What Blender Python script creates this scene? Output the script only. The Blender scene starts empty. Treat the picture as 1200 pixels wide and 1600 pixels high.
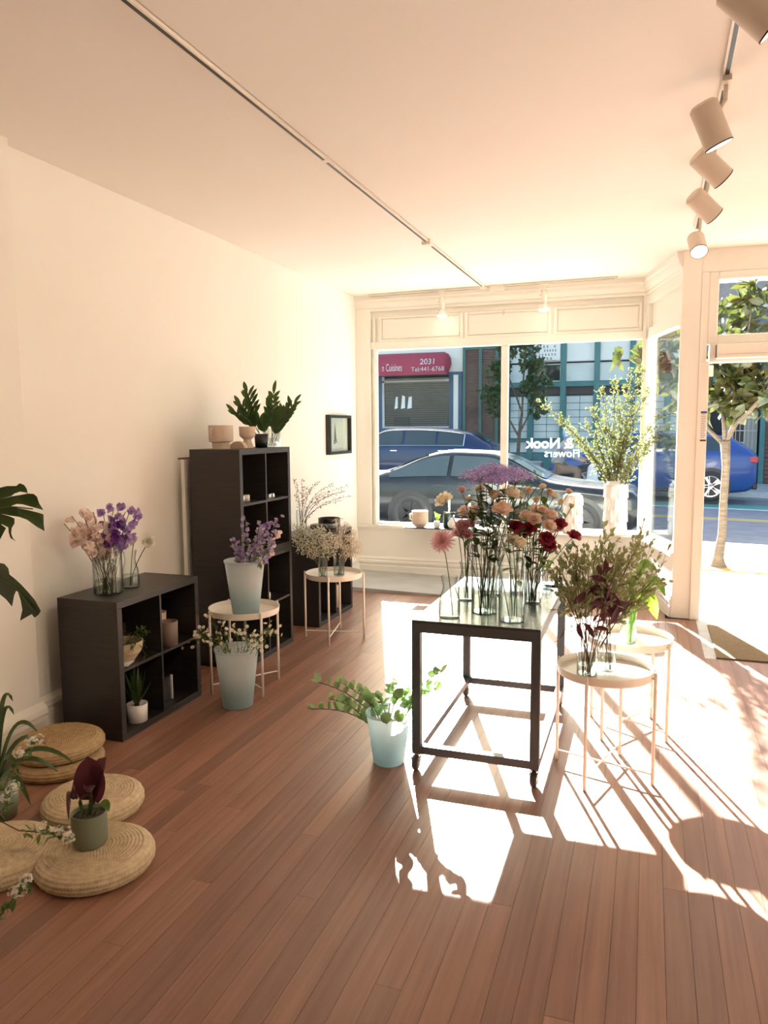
import bpy, math, random
from mathutils import Vector, Matrix
random.seed(11)
SC = bpy.context.scene
COL = SC.collection
PI = math.pi

# ------------------------------------------------------------------ camera
F = 1189.3; YAW = .3344; PITCH = .1104; ROLL = -.0064; EYE = Vector((0, 0, 1.671))
_f = Vector((-math.sin(YAW)*math.cos(PITCH), math.cos(YAW)*math.cos(PITCH), -math.sin(PITCH)))
_r = Vector((math.cos(YAW), math.sin(YAW), 0)); _u = _r.cross(_f)
RT = _r*math.cos(ROLL)+_u*math.sin(ROLL); UP = -_r*math.sin(ROLL)+_u*math.cos(ROLL); FW = _f
cd = bpy.data.cameras.new('camera'); cam = bpy.data.objects.new('camera', cd); COL.objects.link(cam)
cam.matrix_world = Matrix(((RT.x, UP.x, -FW.x, EYE.x), (RT.y, UP.y, -FW.y, EYE.y), (RT.z, UP.z, -FW.z, EYE.z), (0, 0, 0, 1)))
cd.sensor_fit = 'HORIZONTAL'; cd.sensor_width = 36; cd.lens = F/1200*36; cd.clip_start = .05; cd.clip_end = 300
SC.camera = cam

# ------------------------------------------------------------------ sky, sun, exposure
SUN_AZ = math.radians(20.3); SUN_EL = math.radians(22.8)
TO_SUN = Vector((-math.sin(SUN_AZ)*math.cos(SUN_EL), math.cos(SUN_AZ)*math.cos(SUN_EL), math.sin(SUN_EL)))
w = bpy.data.worlds.new('world'); SC.world = w; w.use_nodes = True
nt = w.node_tree; bg = nt.nodes['Background']
sky = nt.nodes.new('ShaderNodeTexSky'); sky.sky_type = 'NISHITA'; sky.sun_disc = False
sky.sun_elevation = SUN_EL; sky.sun_rotation = -SUN_AZ; sky.air_density = 1.2; sky.dust_density = 2.5; sky.ozone_density = 1
nt.links.new(sky.outputs[0], bg.inputs[0]); bg.inputs[1].default_value = .36
sl = bpy.data.lights.new('sun', 'SUN'); sl.energy = 58; sl.angle = math.radians(.6); sl.color = (1, .985, .93)
so = bpy.data.objects.new('sun', sl); COL.objects.link(so); so.location = (-6, 20, 14)
so.rotation_euler = TO_SUN.to_track_quat('Z', 'Y').to_euler()
vs = SC.view_settings; vs.view_transform = 'Standard'; vs.look = 'None'; vs.gamma = 1; vs.use_curve_mapping = False
vs.exposure = 0.52
SC.cycles.max_bounces = 12; SC.cycles.diffuse_bounces = 6; SC.cycles.transparent_max_bounces = 24
SC.cycles.sample_clamp_indirect = 6

XW = -3.14; ZC = 3.117; YB = 8.12; XR = 2.6; YR = -2.2

def at(u, v, Y):
    """a point of the place: the sight line of photo pixel u,v followed to depth y = Y"""
    d = RT*((u-600)/F) + UP*(-(v-800)/F) + FW
    return EYE + d*(Y/d.y)
def onz(u, v, z):
    d = RT*((u-600)/F) + UP*(-(v-800)/F) + FW
    return EYE + d*((z-EYE.z)/d.z)

# ------------------------------------------------------------------ mesh builder
def frame(p, z, roll=0):
    z = Vector(z).normalized()
    M = z.to_track_quat('Z', 'Y').to_matrix().to_4x4()
    M = M @ Matrix.Rotation(roll, 4, 'Z'); M.translation = Vector(p)
    return M
class MB:
    def __init__(s): s.v = []; s.f = []
    def add(s, vs, fs):
        o = len(s.v); s.v += [tuple(v) for v in vs]; s.f += [tuple(i+o for i in f) for f in fs]; return s
    def box(s, x0, y0, z0, x1, y1, z1):
        return s.add([(x0,y0,z0),(x1,y0,z0),(x1,y1,z0),(x0,y1,z0),(x0,y0,z1),(x1,y0,z1),(x1,y1,z1),(x0,y1,z1)],
                     [(0,3,2,1),(4,5,6,7),(0,1,5,4),(1,2,6,5),(2,3,7,6),(3,0,4,7)])
    def obox(s, M, sx, sy, sz):
        q = [Vector((a*sx/2, b*sy/2, c*sz/2)) for c in (-1, 1) for (a, b) in ((-1,-1),(1,-1),(1,1),(-1,1))]
        return s.add([M@p for p in q], [(0,3,2,1),(4,5,6,7),(0,1,5,4),(1,2,6,5),(2,3,7,6),(3,0,4,7)])
    def bar(s, a, b, wd, hg):
        a = Vector(a); b = Vector(b); d = b-a
        up = Vector((0,0,1)) if abs(d.normalized().z) < .95 else Vector((0,1,0))
        x = d.normalized(); y = up.cross(x).normalized(); z = x.cross(y)
        M = Matrix((x, y, z)).transposed().to_4x4(); M.translation = (a+b)/2
        return s.obox(M, d.length, wd, hg)
    def tube(s, pts, r, n=6, cap=True):
        pts = [Vector(p) for p in pts]; m = len(pts)
        rr = r if isinstance(r, (list, tuple)) else [r]*m
        ref = None; vs = []
        for i, p in enumerate(pts):
            d = (pts[min(i+1, m-1)]-pts[max(i-1, 0)])
            if d.length < 1e-9: d = Vector((0,0,1))
            d.normalize()
            if ref is None:
                ref = Vector((1,0,0)) if abs(d.x) < .8 else Vector((0,1,0))
            x = (ref - d*ref.dot(d))
            x = x.normalized() if x.length > 1e-6 else d.orthogonal().normalized()
            ref = x; y = d.cross(x)
            for k in range(n):
                a = 2*PI*k/n; vs.append(p + (x*math.cos(a)+y*math.sin(a))*rr[i])
        fs = [(i*n+k, i*n+(k+1)%n, (i+1)*n+(k+1)%n, (i+1)*n+k) for i in range(m-1) for k in range(n)]
        if cap: fs += [tuple(range(n-1, -1, -1)), tuple(range((m-1)*n, m*n))]
        return s.add(vs, fs)
    def lathe(s, prof, n=24, M=None, cap0=False, cap1=False, mod=None):
        vs = []
        for j, (r, z) in enumerate(prof):
            for k in range(n):
                a = 2*PI*k/n; q = r + (mod(a, j) if mod else 0)
                p = Vector((q*math.cos(a), q*math.sin(a), z)); vs.append(M@p if M else p)
        m = len(prof)
        fs = [(j*n+k, j*n+(k+1)%n, (j+1)*n+(k+1)%n, (j+1)*n+k) for j in range(m-1) for k in range(n)]
        if cap0: fs.append(tuple(range(n-1, -1, -1)))
        if cap1: fs.append(tuple(range((m-1)*n, m*n)))
        return s.add(vs, fs)
    def ell(s, c, rx, ry, rz, nu=8, nv=5, M=None):
        vs = []; c = Vector(c)
        for j in range(nv+1):
            t = PI*j/nv
            for k in range(nu):
                a = 2*PI*k/nu
                p = Vector((rx*math.sin(t)*math.cos(a), ry*math.sin(t)*math.sin(a), -rz*math.cos(t)))
                vs.append((M@p if M else p)+c if not M else M@(p+c))
        fs = [(j*nu+k, j*nu+(k+1)%nu, (j+1)*nu+(k+1)%nu, (j+1)*nu+k) for j in range(nv) for k in range(nu)]
        return s.add(vs, fs)
    def oct(s, c, r):
        c = Vector(c)
        return s.add([c+Vector(q)*r for q in ((1,0,0),(-1,0,0),(0,1,0),(0,-1,0),(0,0,1),(0,0,-1))],
                     [(0,2,4),(2,1,4),(1,3,4),(3,0,4),(2,0,5),(1,2,5),(3,1,5),(0,3,5)])
    def petal(s, M, phi, r0, z0, L, W, a0, a1, cup=.2, ns=3, nt=2, tip=.55):
        """a petal of a bloom: grows from radius r0, height z0, leaning a0..a1 (degrees) off the axis"""
        er = Vector((math.cos(phi), math.sin(phi), 0)); et = Vector((-math.sin(phi), math.cos(phi), 0)); ez = Vector((0,0,1))
        vs = []; r = r0; z = z0
        for i in range(ns+1):
            u = i/ns; a = math.radians(a0+(a1-a0)*u)
            if i: r += math.sin(a)*L/ns; z += math.cos(a)*L/ns
            wd = W*(.32+.68*math.sin(PI*min(1, .12+u*.62))) if u < .95 else W*tip
            nrm = er*math.cos(a) - ez*math.sin(a)
            for k in range(nt+1):
                t = -1+2*k/nt
                vs.append(M @ (er*r + ez*z + et*(t*wd/2) - nrm*(cup*W*t*t)))
        n1 = nt+1
        fs = [(i*n1+k, i*n1+k+1, (i+1)*n1+k+1, (i+1)*n1+k) for i in range(ns) for k in range(nt)]
        return s.add(vs, fs)
    def leaf(s, p, d, nrm, L, W, bend=.3, fold=.15, ns=5, prof=None):
        """a leaf blade from p along d, face nrm, drooping by bend"""
        d = Vector(d).normalized(); nrm = Vector(nrm); nrm = (nrm-d*nrm.dot(d))
        nrm = nrm.normalized() if nrm.length > 1e-5 else d.orthogonal().normalized()
        sd = d.cross(nrm); vs = []; p = Vector(p)
        for i in range(ns+1):
            u = i/ns
            wd = W*(prof(u) if prof else (math.sin(PI*min(1, u*.93+.07))**.8))
            a = bend*u
            c = p + d*(L*u*math.cos(a*.6)) - nrm*(L*u*u*math.sin(bend)*.6)
            for t in (-1, 0, 1):
                vs.append(c + sd*(t*wd/2) + nrm*(abs(t)*fold*wd))
        fs = [(i*3+k, i*3+k+1, (i+1)*3+k+1, (i+1)*3+k) for i in range(ns) for k in range(2)]
        return s.add(vs, fs)
    def prism(s, poly, M, th):
        """flat outline (x,y) in M's plane, thickness th along its z"""
        n = len(poly)
        vs = [M@Vector((x, y, -th/2)) for x, y in poly] + [M@Vector((x, y, th/2)) for x, y in poly]
        return s.add(vs, [tuple(range(n-1, -1, -1)), tuple(range(n, 2*n))] + [(i, (i+1)%n, n+(i+1)%n, n+i) for i in range(n)])
    def mesh(s, name, smooth=True):
        me = bpy.data.meshes.new(name); me.from_pydata(s.v, [], s.f); me.validate()
        if smooth: me.polygons.foreach_set('use_smooth', [True]*len(me.polygons))
        me.update(); return me
    def build(s, name, m, parent=None, loc=None, rz=0, smooth=False, bevel=0, kind=None, label=None):
        me = s.mesh(name, smooth); me.materials.append(m)
        o = bpy.data.objects.new(name, me); COL.objects.link(o)
        if parent: o.parent = parent
        if loc is not None: o.location = loc
        if rz: o.rotation_euler = (0, 0, rz)
        if bevel:
            b = o.modifiers.new('bevel', 'BEVEL'); b.width = bevel; b.segments = 2; b.limit_method = 'ANGLE'; b.angle_limit = .7
        if kind: o['kind'] = kind
        if label: o['label'] = label
        return o
def tag(o, label, cat, group=None, kind=None):
    o['label'] = label; o['category'] = cat
    if group: o['group'] = group
    if kind: o['kind'] = kind
    return o
def thing(name, label, cat, loc=(0,0,0), rz=0, group=None):
    o = bpy.data.objects.new(name, None); COL.objects.link(o); o.empty_display_size = .1
    o.location = loc; o.rotation_euler = (0, 0, rz)
    return tag(o, label, cat, group)
def struct(o, label=None):
    o['kind'] = 'structure'
    if label: o['label'] = label; o['category'] = o.name.split('_')[0]
    return o
def inst(name, me, parent, M):
    o = bpy.data.objects.new(name, me); COL.objects.link(o); o.parent = parent; o.matrix_local = M; return o
def ft(mb, name, mat, parent, **k): return mb.build(name, mat, parent, **k)
def bez(a, c, b, n=8):
    a, c, b = Vector(a), Vector(c), Vector(b)
    return [a*(1-t)**2 + c*(2*t*(1-t)) + b*t*t for t in [i/n for i in range(n+1)]]
def rnd(a, b): return random.uniform(a, b)
def rvec(): 
    while 1:
        v = Vector((rnd(-1,1), rnd(-1,1), rnd(-1,1)))
        if .05 < v.length < 1: return v.normalized()

# ------------------------------------------------------------------ materials
def mat(name, c, rough=.5, c2=None, scale=8, stretch=(1,1,1), bump=0, bscale=60, metal=0, trans=0, tcol=None, spec=.5, coat=0, crough=.1, objrand=0, detail=3, emit=None, es=0, alpha=None, sheen=0):
    m = bpy.data.materials.new(name); m.use_nodes = True; n = m.node_tree.nodes; l = m.node_tree.links
    b = n['Principled BSDF']; out = n['Material Output']
    b.inputs['Roughness'].default_value = rough; b.inputs['Metallic'].default_value = metal
    b.inputs['Specular IOR Level'].default_value = spec
    b.inputs['Coat Weight'].default_value = coat; b.inputs['Coat Roughness'].default_value = crough
    b.inputs['Sheen Weight'].default_value = sheen
    col = None
    if c2 or bump:
        tc = n.new('ShaderNodeTexCoord'); mp = n.new('ShaderNodeMapping'); mp.inputs['Scale'].default_value = stretch
        l.new(tc.outputs['Object'], mp.inputs[0])
    if c2:
        no = n.new('ShaderNodeTexNoise'); no.inputs['Scale'].default_value = scale; no.inputs['Detail'].default_value = detail
        l.new(mp.outputs[0], no.inputs[0])
        mr = n.new('ShaderNodeMapRange'); mr.inputs[1].default_value = .33; mr.inputs[2].default_value = .67; l.new(no.outputs[0], mr.inputs[0])
        mx = n.new('ShaderNodeMix'); mx.data_type = 'RGBA'; l.new(mr.outputs[0], mx.inputs[0])
        mx.inputs[6].default_value = (*c, 1); mx.inputs[7].default_value = (*c2, 1); col = mx.outputs[2]
    if objrand:
        oi = n.new('ShaderNodeObjectInfo'); hs = n.new('ShaderNodeHueSaturation')
        m1 = n.new('ShaderNodeMapRange'); m1.inputs[3].default_value = 1-objrand; m1.inputs[4].default_value = 1+objrand
        l.new(oi.outputs['Random'], m1.inputs[0]); l.new(m1.outputs[0], hs.inputs['Value'])
        if col: l.new(col, hs.inputs['Color'])
        else: hs.inputs['Color'].default_value = (*c, 1)
        col = hs.outputs[0]
    if col: l.new(col, b.inputs['Base Color'])
    else: b.inputs['Base Color'].default_value = (*c, 1)
    if bump:
        nb = n.new('ShaderNodeTexNoise'); nb.inputs['Scale'].default_value = bscale; nb.inputs['Detail'].default_value = 4
        l.new(mp.outputs[0], nb.inputs[0])
        bp = n.new('ShaderNodeBump'); bp.inputs['Strength'].default_value = bump; bp.inputs['Distance'].default_value = .004
        l.new(nb.outputs[0], bp.inputs['Height']); l.new(bp.outputs[0], b.inputs['Normal'])
    if emit:
        b.inputs['Emission Color'].default_value = (*emit, 1); b.inputs['Emission Strength'].default_value = es
    if trans:
        t = n.new('ShaderNodeBsdfTranslucent'); ms = n.new('ShaderNodeMixShader'); ms.inputs[0].default_value = trans
        if col and not tcol: l.new(col, t.inputs[0])
        else: t.inputs[0].default_value = (*(tcol or c), 1)
        l.new(b.outputs[0], ms.inputs[1]); l.new(t.outputs[0], ms.inputs[2]); l.new(ms.outputs[0], out.inputs[0])
    return m
def glassmat(name, tint=(1,1,1), edge=.7, dark=.35, rough=.02, haze=0, hcol=(.9,.93,.95), hscale=3, base=.03):
    """clear thin glass: straight-through transmission with a Fresnel reflection, optionally dusty"""
    m = bpy.data.materials.new(name); m.use_nodes = True; n = m.node_tree.nodes; l = m.node_tree.links
    n.remove(n['Principled BSDF']); out = n['Material Output']
    t = n.new('ShaderNodeBsdfTransparent'); t.inputs[0].default_value = (*tint, 1)
    g = n.new('ShaderNodeBsdfGlossy'); g.inputs['Roughness'].default_value = rough
    lw = n.new('ShaderNodeLayerWeight'); lw.inputs[0].default_value = .5
    pw = n.new('ShaderNodeMath'); pw.operation = 'POWER'; pw.inputs[1].default_value = 4; l.new(lw.outputs['Facing'], pw.inputs[0])
    ma = n.new('ShaderNodeMath'); ma.operation = 'MULTIPLY_ADD'; ma.inputs[1].default_value = edge; ma.inputs[2].default_value = base; l.new(pw.outputs[0], ma.inputs[0])
    ms = n.new('ShaderNodeMixShader'); l.new(t.outputs[0], ms.inputs[1]); l.new(g.outputs[0], ms.inputs[2]); l.new(ma.outputs[0], ms.inputs[0])
    p2 = n.new('ShaderNodeMath'); p2.operation = 'POWER'; p2.inputs[1].default_value = 2.5; l.new(lw.outputs['Facing'], p2.inputs[0])
    cm = n.new('ShaderNodeMix'); cm.data_type = 'RGBA'; l.new(p2.outputs[0], cm.inputs[0]); cm.inputs[6].default_value = (*tint, 1); cm.inputs[7].default_value = (*[c*(1-dark) for c in tint], 1); l.new(cm.outputs[2], t.inputs[0])
    last = ms
    if haze:
        tl = n.new('ShaderNodeBsdfTranslucent'); tl.inputs[0].default_value = (*hcol, 1)
        m2 = n.new('ShaderNodeMixShader'); l.new(ms.outputs[0], m2.inputs[1]); l.new(tl.outputs[0], m2.inputs[2])
        tc = n.new('ShaderNodeTexCoord'); no = n.new('ShaderNodeTexNoise'); no.inputs['Scale'].default_value = hscale; no.inputs['Detail'].default_value = 8; no.inputs['Roughness'].default_value = .7
        l.new(tc.outputs['Object'], no.inputs[0])
        mr = n.new('ShaderNodeMapRange'); mr.inputs[1].default_value = .4; mr.inputs[2].default_value = .8; mr.inputs[3].default_value = haze*.35; mr.inputs[4].default_value = haze*2
        l.new(no.outputs[0], mr.inputs[0]); l.new(mr.outputs[0], m2.inputs[0]); last = m2
    l.new(last.outputs[0], out.inputs[0]); return m
def floormat():
    m = bpy.data.materials.new('fir_boards'); m.use_nodes = True; n = m.node_tree.nodes; l = m.node_tree.links
    b = n['Principled BSDF']
    ge = n.new('ShaderNodeNewGeometry'); oi = n.new('ShaderNodeObjectInfo')
    of = n.new('ShaderNodeVectorMath'); of.operation = 'MULTIPLY_ADD'; of.inputs[1].default_value = (13, 29, 7)
    cb = n.new('ShaderNodeCombineXYZ')
    for i in range(3): l.new(oi.outputs['Random'], cb.inputs[i])
    l.new(cb.outputs[0], of.inputs[0]); l.new(ge.outputs['Position'], of.inputs[2])
    mp = n.new('ShaderNodeMapping'); mp.inputs['Scale'].default_value = (45, 1.6, 1); l.new(of.outputs[0], mp.inputs[0])
    no = n.new('ShaderNodeTexNoise'); no.inputs['Scale'].default_value = 1; no.inputs['Detail'].default_value = 5; l.new(mp.outputs[0], no.inputs[0])
    rp = n.new('ShaderNodeValToRGB'); l.new(no.outputs[0], rp.inputs[0])
    rp.color_ramp.elements[0].position = .3; rp.color_ramp.elements[0].color = (.215, .102, .066, 1)
    rp.color_ramp.elements[1].position = .72; rp.color_ramp.elements[1].color = (.315, .157, .102, 1)
    wn = n.new('ShaderNodeTexNoise'); wn.inputs['Scale'].default_value = 1.3; wn.inputs['Detail'].default_value = 4; l.new(ge.outputs['Position'], wn.inputs[0])
    wr = n.new('ShaderNodeMapRange'); wr.inputs[1].default_value = .5; wr.inputs[2].default_value = .75; wr.inputs[4].default_value = .45; l.new(wn.outputs[0], wr.inputs[0])
    mx = n.new('ShaderNodeMix'); mx.data_type = 'RGBA'; l.new(wr.outputs[0], mx.inputs[0]); l.new(rp.outputs[0], mx.inputs[6]); mx.inputs[7].default_value = (.3, .2, .14, 1)
    hs = n.new('ShaderNodeHueSaturation'); m1 = n.new('ShaderNodeMapRange'); m1.inputs[3].default_value = .82; m1.inputs[4].default_value = 1.16
    l.new(oi.outputs['Random'], m1.inputs[0]); l.new(m1.outputs[0], hs.inputs['Value']); l.new(mx.outputs[2], hs.inputs['Color'])
    l.new(hs.outputs[0], b.inputs['Base Color'])
    rr = n.new('ShaderNodeMapRange'); rr.inputs[3].default_value = .3; rr.inputs[4].default_value = .5; l.new(wn.outputs[0], rr.inputs[0]); l.new(rr.outputs[0], b.inputs['Roughness'])
    b.inputs['Specular IOR Level'].default_value = .5
    bp = n.new('ShaderNodeBump'); bp.inputs['Strength'].default_value = .12; bp.inputs['Distance'].default_value = .002
    l.new(no.outputs[0], bp.inputs['Height']); l.new(bp.outputs[0], b.inputs['Normal'])
    return m
WALL = mat('cream_wall_paint', (.9,.88,.82), .75, c2=(.88,.855,.785), scale=1.2, bump=.05, bscale=30, spec=.25)
CEIL = mat('cream_ceiling_paint', (.89,.85,.8), .8, c2=(.87,.83,.77), scale=.8, bump=.06, bscale=14, spec=.2)
TRIM = mat('cream_gloss_trim', (.88,.85,.78), .4, bump=.04, bscale=25)
FIR = floormat()
BROWN = mat('black_brown_veneer', (.018,.015,.014), .42, c2=(.03,.025,.023), scale=5, stretch=(1,1,30), bump=.05, bscale=20)
WMET = mat('white_powder_metal', (.82,.76,.67), .4)
DMET = mat('charcoal_steel', (.065,.075,.085), .42, c2=(.055,.065,.075), scale=4)
TOPM = mat('charcoal_table_top', (.045,.05,.055), .22, c2=(.06,.065,.07), scale=3)
RUB = mat('dark_rubber', (.03,.028,.028), .6)
CHR = mat('chrome', (.7,.7,.7), .2, metal=1)
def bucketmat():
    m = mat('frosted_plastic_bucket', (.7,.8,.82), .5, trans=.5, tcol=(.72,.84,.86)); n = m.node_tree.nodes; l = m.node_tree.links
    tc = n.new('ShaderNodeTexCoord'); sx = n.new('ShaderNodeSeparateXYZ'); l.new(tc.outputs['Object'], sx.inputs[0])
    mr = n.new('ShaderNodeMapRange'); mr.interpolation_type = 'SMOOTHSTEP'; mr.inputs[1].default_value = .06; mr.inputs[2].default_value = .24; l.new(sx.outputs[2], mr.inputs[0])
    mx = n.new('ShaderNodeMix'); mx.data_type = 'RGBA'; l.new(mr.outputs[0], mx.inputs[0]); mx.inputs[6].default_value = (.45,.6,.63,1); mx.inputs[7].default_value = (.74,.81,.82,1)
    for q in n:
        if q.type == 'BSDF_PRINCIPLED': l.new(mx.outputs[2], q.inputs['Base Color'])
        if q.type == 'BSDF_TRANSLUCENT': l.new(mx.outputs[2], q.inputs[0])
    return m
FROST = bucketmat()
GLASS = glassmat('vase_glass', (.97,.985,.98), 1.0, .45, .02, base=.045)
WATER = glassmat('water', (.9,.94,.93), .6, .3, .01, base=.03)
PANE = glassmat('window_glass', (.95,.98,.98), .6, .1, .005, haze=.0005, base=.003)
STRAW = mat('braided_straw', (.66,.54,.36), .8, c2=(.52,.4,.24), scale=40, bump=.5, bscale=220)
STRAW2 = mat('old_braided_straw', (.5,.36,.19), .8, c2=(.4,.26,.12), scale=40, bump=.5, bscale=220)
CERA = mat('white_ceramic', (.85,.83,.79), .35)
BEIGE = mat('beige_stoneware', (.66,.53,.42), .6, c2=(.6,.47,.36), scale=20)
SAGE = mat('sage_ceramic', (.2,.23,.16), .55)
SOIL = mat('potting_soil', (.03,.02,.014), .9, c2=(.07,.05,.03), scale=60, bump=1, bscale=90)
BLACK = mat('black_lacquer', (.012,.012,.013), .35)
BULB = mat('lit_bulb', (1,1,1), .3, emit=(1,.9,.68), es=9)
CANM = mat('lamp_enamel', (.72,.63,.52), .45)
STEM = mat('green_stem', (.07,.1,.035), .6, c2=(.1,.13,.05), scale=15, trans=.2)
GREEN = mat('mid_green_leaf', (.075,.13,.035), .45, c2=(.11,.17,.05), scale=14, trans=.4, tcol=(.16,.3,.04))
DGREEN = mat('deep_green_leaf', (.028,.06,.016), .35, c2=(.045,.085,.02), scale=9, trans=.22, tcol=(.08,.18,.02))
LIME = mat('lime_leaf', (.2,.34,.05), .35, c2=(.26,.4,.07), scale=12, stretch=(1,1,4), trans=.5, tcol=(.36,.62,.05))
OLIVE2 = mat('pale_variegated_leaf', (.2,.22,.11), .6, c2=(.38,.38,.22), scale=40, trans=.45, tcol=(.3,.32,.12))
OLIVE = mat('olive_twig_leaf', (.12,.135,.05), .6, c2=(.2,.2,.09), scale=30, trans=.35, tcol=(.2,.22,.07))
EUCA = mat('eucalyptus_leaf', (.22,.32,.2), .5, c2=(.27,.36,.24), scale=20, trans=.45, tcol=(.4,.6,.22), objrand=.25)
PURPL = mat('plum_leaf', (.06,.018,.026), .4, c2=(.09,.028,.035), scale=12, trans=.3, tcol=(.16,.03,.05))
TWIG = mat('brown_twig', (.13,.08,.05), .75)
BARK = mat('pale_bark', (.085,.06,.042), .85, c2=(.15,.115,.08), scale=9, stretch=(1,1,5), bump=.6, bscale=30)
def petm(n, c, c2, t=.4): return mat(n, c, .6, c2=c2, scale=35, trans=t, spec=.2)
P_PINK = petm('blush_petal', (.92,.76,.7), (.94,.83,.78)); P_PURP = petm('violet_petal', (.45,.28,.62), (.58,.42,.74)); P_DPUR = petm('deep_violet_petal', (.2,.05,.34), (.27,.08,.42))
P_WHITE = petm('white_petal', (.92,.9,.82), (.9,.88,.76), .3); P_CREAM = petm('cream_petal', (.9,.83,.66), (.93,.88,.74), .55); P_PEACH = petm('peach_petal', (.88,.68,.55), (.92,.77,.66), .55)
P_BURG = petm('burgundy_petal', (.3,.03,.06), (.4,.05,.08), .4); P_ROSE = petm('dusty_pink_petal', (.78,.46,.5), (.86,.6,.62), .5); P_LILAC = petm('lilac_floret', (.66,.54,.84), (.76,.66,.9), .55)
P_BABY = petm('white_gypsophila', (.78,.76,.66), (.85,.83,.74), .5); P_STOCK = petm('mauve_stock_floret', (.46,.4,.6), (.6,.5,.68)); P_YEL = mat('yellow_floret', (.75,.52,.06), .7)
# ================================================================== THE ROOM
# floor: a slab with every fir board as a piece of its own
fl = struct(MB().box(XW-.1, YR, -.12, XR, YB+.1, -.022).build('floor', TWIG), 'worn reddish fir board floor of the shop')
bw = .083; rows = []
x = XW; k = 0
unit = MB().box(0, 0, -.022, 1, 1, 0).mesh('floor_board', False); unit.materials.append(FIR)
def board(x0, y0, x1, y1):
    inst('floor_board', unit, fl, Matrix.Translation((x0+.0006, y0+.0006, 0)) @ Matrix.Diagonal((x1-x0-.0012, y1-y0-.0012, 1, 1)))
while x < XR-.02:
    x1 = min(x+bw, XR); far = YB if x1 < .0 else (6.95 if x1 < .435 else 5.815)
    if x1 < .26 and x1 >= 0: far = 7.6
    near = YR if x1 > 1.2 else max(YR, -.3 if x > -1.2 else .6)
    ys = [near]
    if x1 < 1.3:
        y = near + rnd(.4, 2.4)
        while y < far-.5: ys.append(y); y += rnd(1.5, 3.3)
    ys.append(far)
    if near > YR: board(x, YR, x1, near)
    for a, b in zip(ys, ys[1:]): board(x, a, x1, b)
    x = x1
struct(MB().box(XW-.1, YR, ZC, XR, YB+.1, ZC+.15).build('ceiling', CEIL), 'plain cream plaster ceiling')
struct(MB().box(XW-.15, 3.14, 0, XW, YB+.1, ZC).box(XW-.15, YR, 0, -3.06, 3.14, ZC).build('wall_left', WALL, bevel=.004), 'long cream side wall behind the black shelf units')
struct(MB().box(XR, YR, 0, XR+.12, YB, ZC).build('wall_right', WALL))
struct(MB().box(XW-.15, YR-.12, 0, XR+.12, YR, ZC).build('wall_rear', WALL))
def prof_run(mb, a, b, prof, nrm):
    """moulding of profile (out, z) from a to b on the side nrm"""
    a = Vector(a); b = Vector(b); n = Vector(nrm).normalized(); m = len(prof)
    vs = [p + n*o + Vector((0,0,z)) for p in (a, b) for o, z in prof]
    mb.add(vs, [(i, (i+1)%m, m+(i+1)%m, m+i) for i in range(m)] + [tuple(range(m-1,-1,-1)), tuple(range(m, 2*m))])
BASE = [(0,0),(.022,0),(.022,.11),(.016,.13),(.024,.14),(.02,.17),(.01,.185),(0,.2)]
mb = MB(); prof_run(mb, (XW,3.14,0), (XW,YB,0), BASE, (1,0,0)); prof_run(mb, (-3.06,YR,0), (-3.06,3.162,0), [(o*1.3, z*1.05) for o, z in BASE], (1,0,0))
struct(mb.build('baseboard_left', TRIM), 'cream moulded baseboard along the long side wall')

# --- shop window on the street front
RC = Vector((-.06, YB, 0)); RN = Vector((.235, 7.0, 0))            # the angled return: far corner, near corner
rd = (RN-RC).normalized(); rn_ = Vector((-rd.y, rd.x, 0)); rn_ = rn_ if rn_.x < 0 else -rn_   # faces the room
SILL = .575; WT = 2.53
struct(MB().box(XW, YB, 0, -.06, YB+.12, SILL-.035).build('wall_front', WALL), 'cream bulkhead under the shop window')
def slab(mb, a, b, z0, z1, th, off=0):
    a = Vector((a[0], a[1], 0)); b = Vector((b[0], b[1], 0)); d = (b-a).normalized(); n = Vector((-d.y, d.x, 0)); n = n if n.x > 0 else -n
    q = [a+n*off, b+n*off, b+n*(off+th), a+n*(off+th)]
    mb.add([p+Vector((0,0,z0)) for p in q]+[p+Vector((0,0,z1)) for p in q], [(0,3,2,1),(4,5,6,7),(0,1,5,4),(1,2,6,5),(2,3,7,6),(3,0,4,7)])
def rp(t): return RC.lerp(RN, t)
mb = MB(); slab(mb, RC, RN, 0, SILL-.035, .12); struct(mb.build('wall_return', WALL), 'angled cream bulkhead below the narrow side window')
mb = MB(); FB = [(0,0),(.025,0),(.025,.1),(.016,.115),(.03,.135),(.03,.155),(.016,.17),(.022,.185),(.008,.2),(0,.21)]
prof_run(mb, (XW,YB,0), (-.06,YB,0), FB, (0,-1,0)); prof_run(mb, RC, RN, FB, rn_)
struct(mb.build('baseboard_front', TRIM), 'tall moulded cream baseboard under the shop window')
# window_1: the big two-pane window with its sill, frame, panels above
w1 = bpy.data.objects.new('window_1', None); COL.objects.link(w1); struct(w1, 'large two-pane shop window onto the street'); w1.location = (-1.5, YB, SILL)
OFF = Vector((1.5, -YB, -SILL))
def part(mb, name, m, parent=w1, off=OFF, **k):
    mb.v = [tuple(Vector(v)+off) for v in mb.v]; return mb.build(name, m, parent, **k)
mb = MB(); mb.add([(XW,YB-.03,SILL-.035),(-.085,YB-.03,SILL-.035),(.2,6.985,SILL-.035),(.24,7.0,SILL-.035),(-.02,YB+.1,SILL-.035),(XW,YB+.1,SILL-.035),
                  (XW,YB-.03,SILL),(-.085,YB-.03,SILL),(.2,6.985,SILL),(.24,7.0,SILL),(-.02,YB+.1,SILL),(XW,YB+.1,SILL)],
                 [(5,4,3,2,1,0),(6,7,8,9,10,11)]+[(i,(i+1)%6,6+(i+1)%6,6+i) for i in range(6)])
part(mb, 'window_sill', TRIM)
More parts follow.
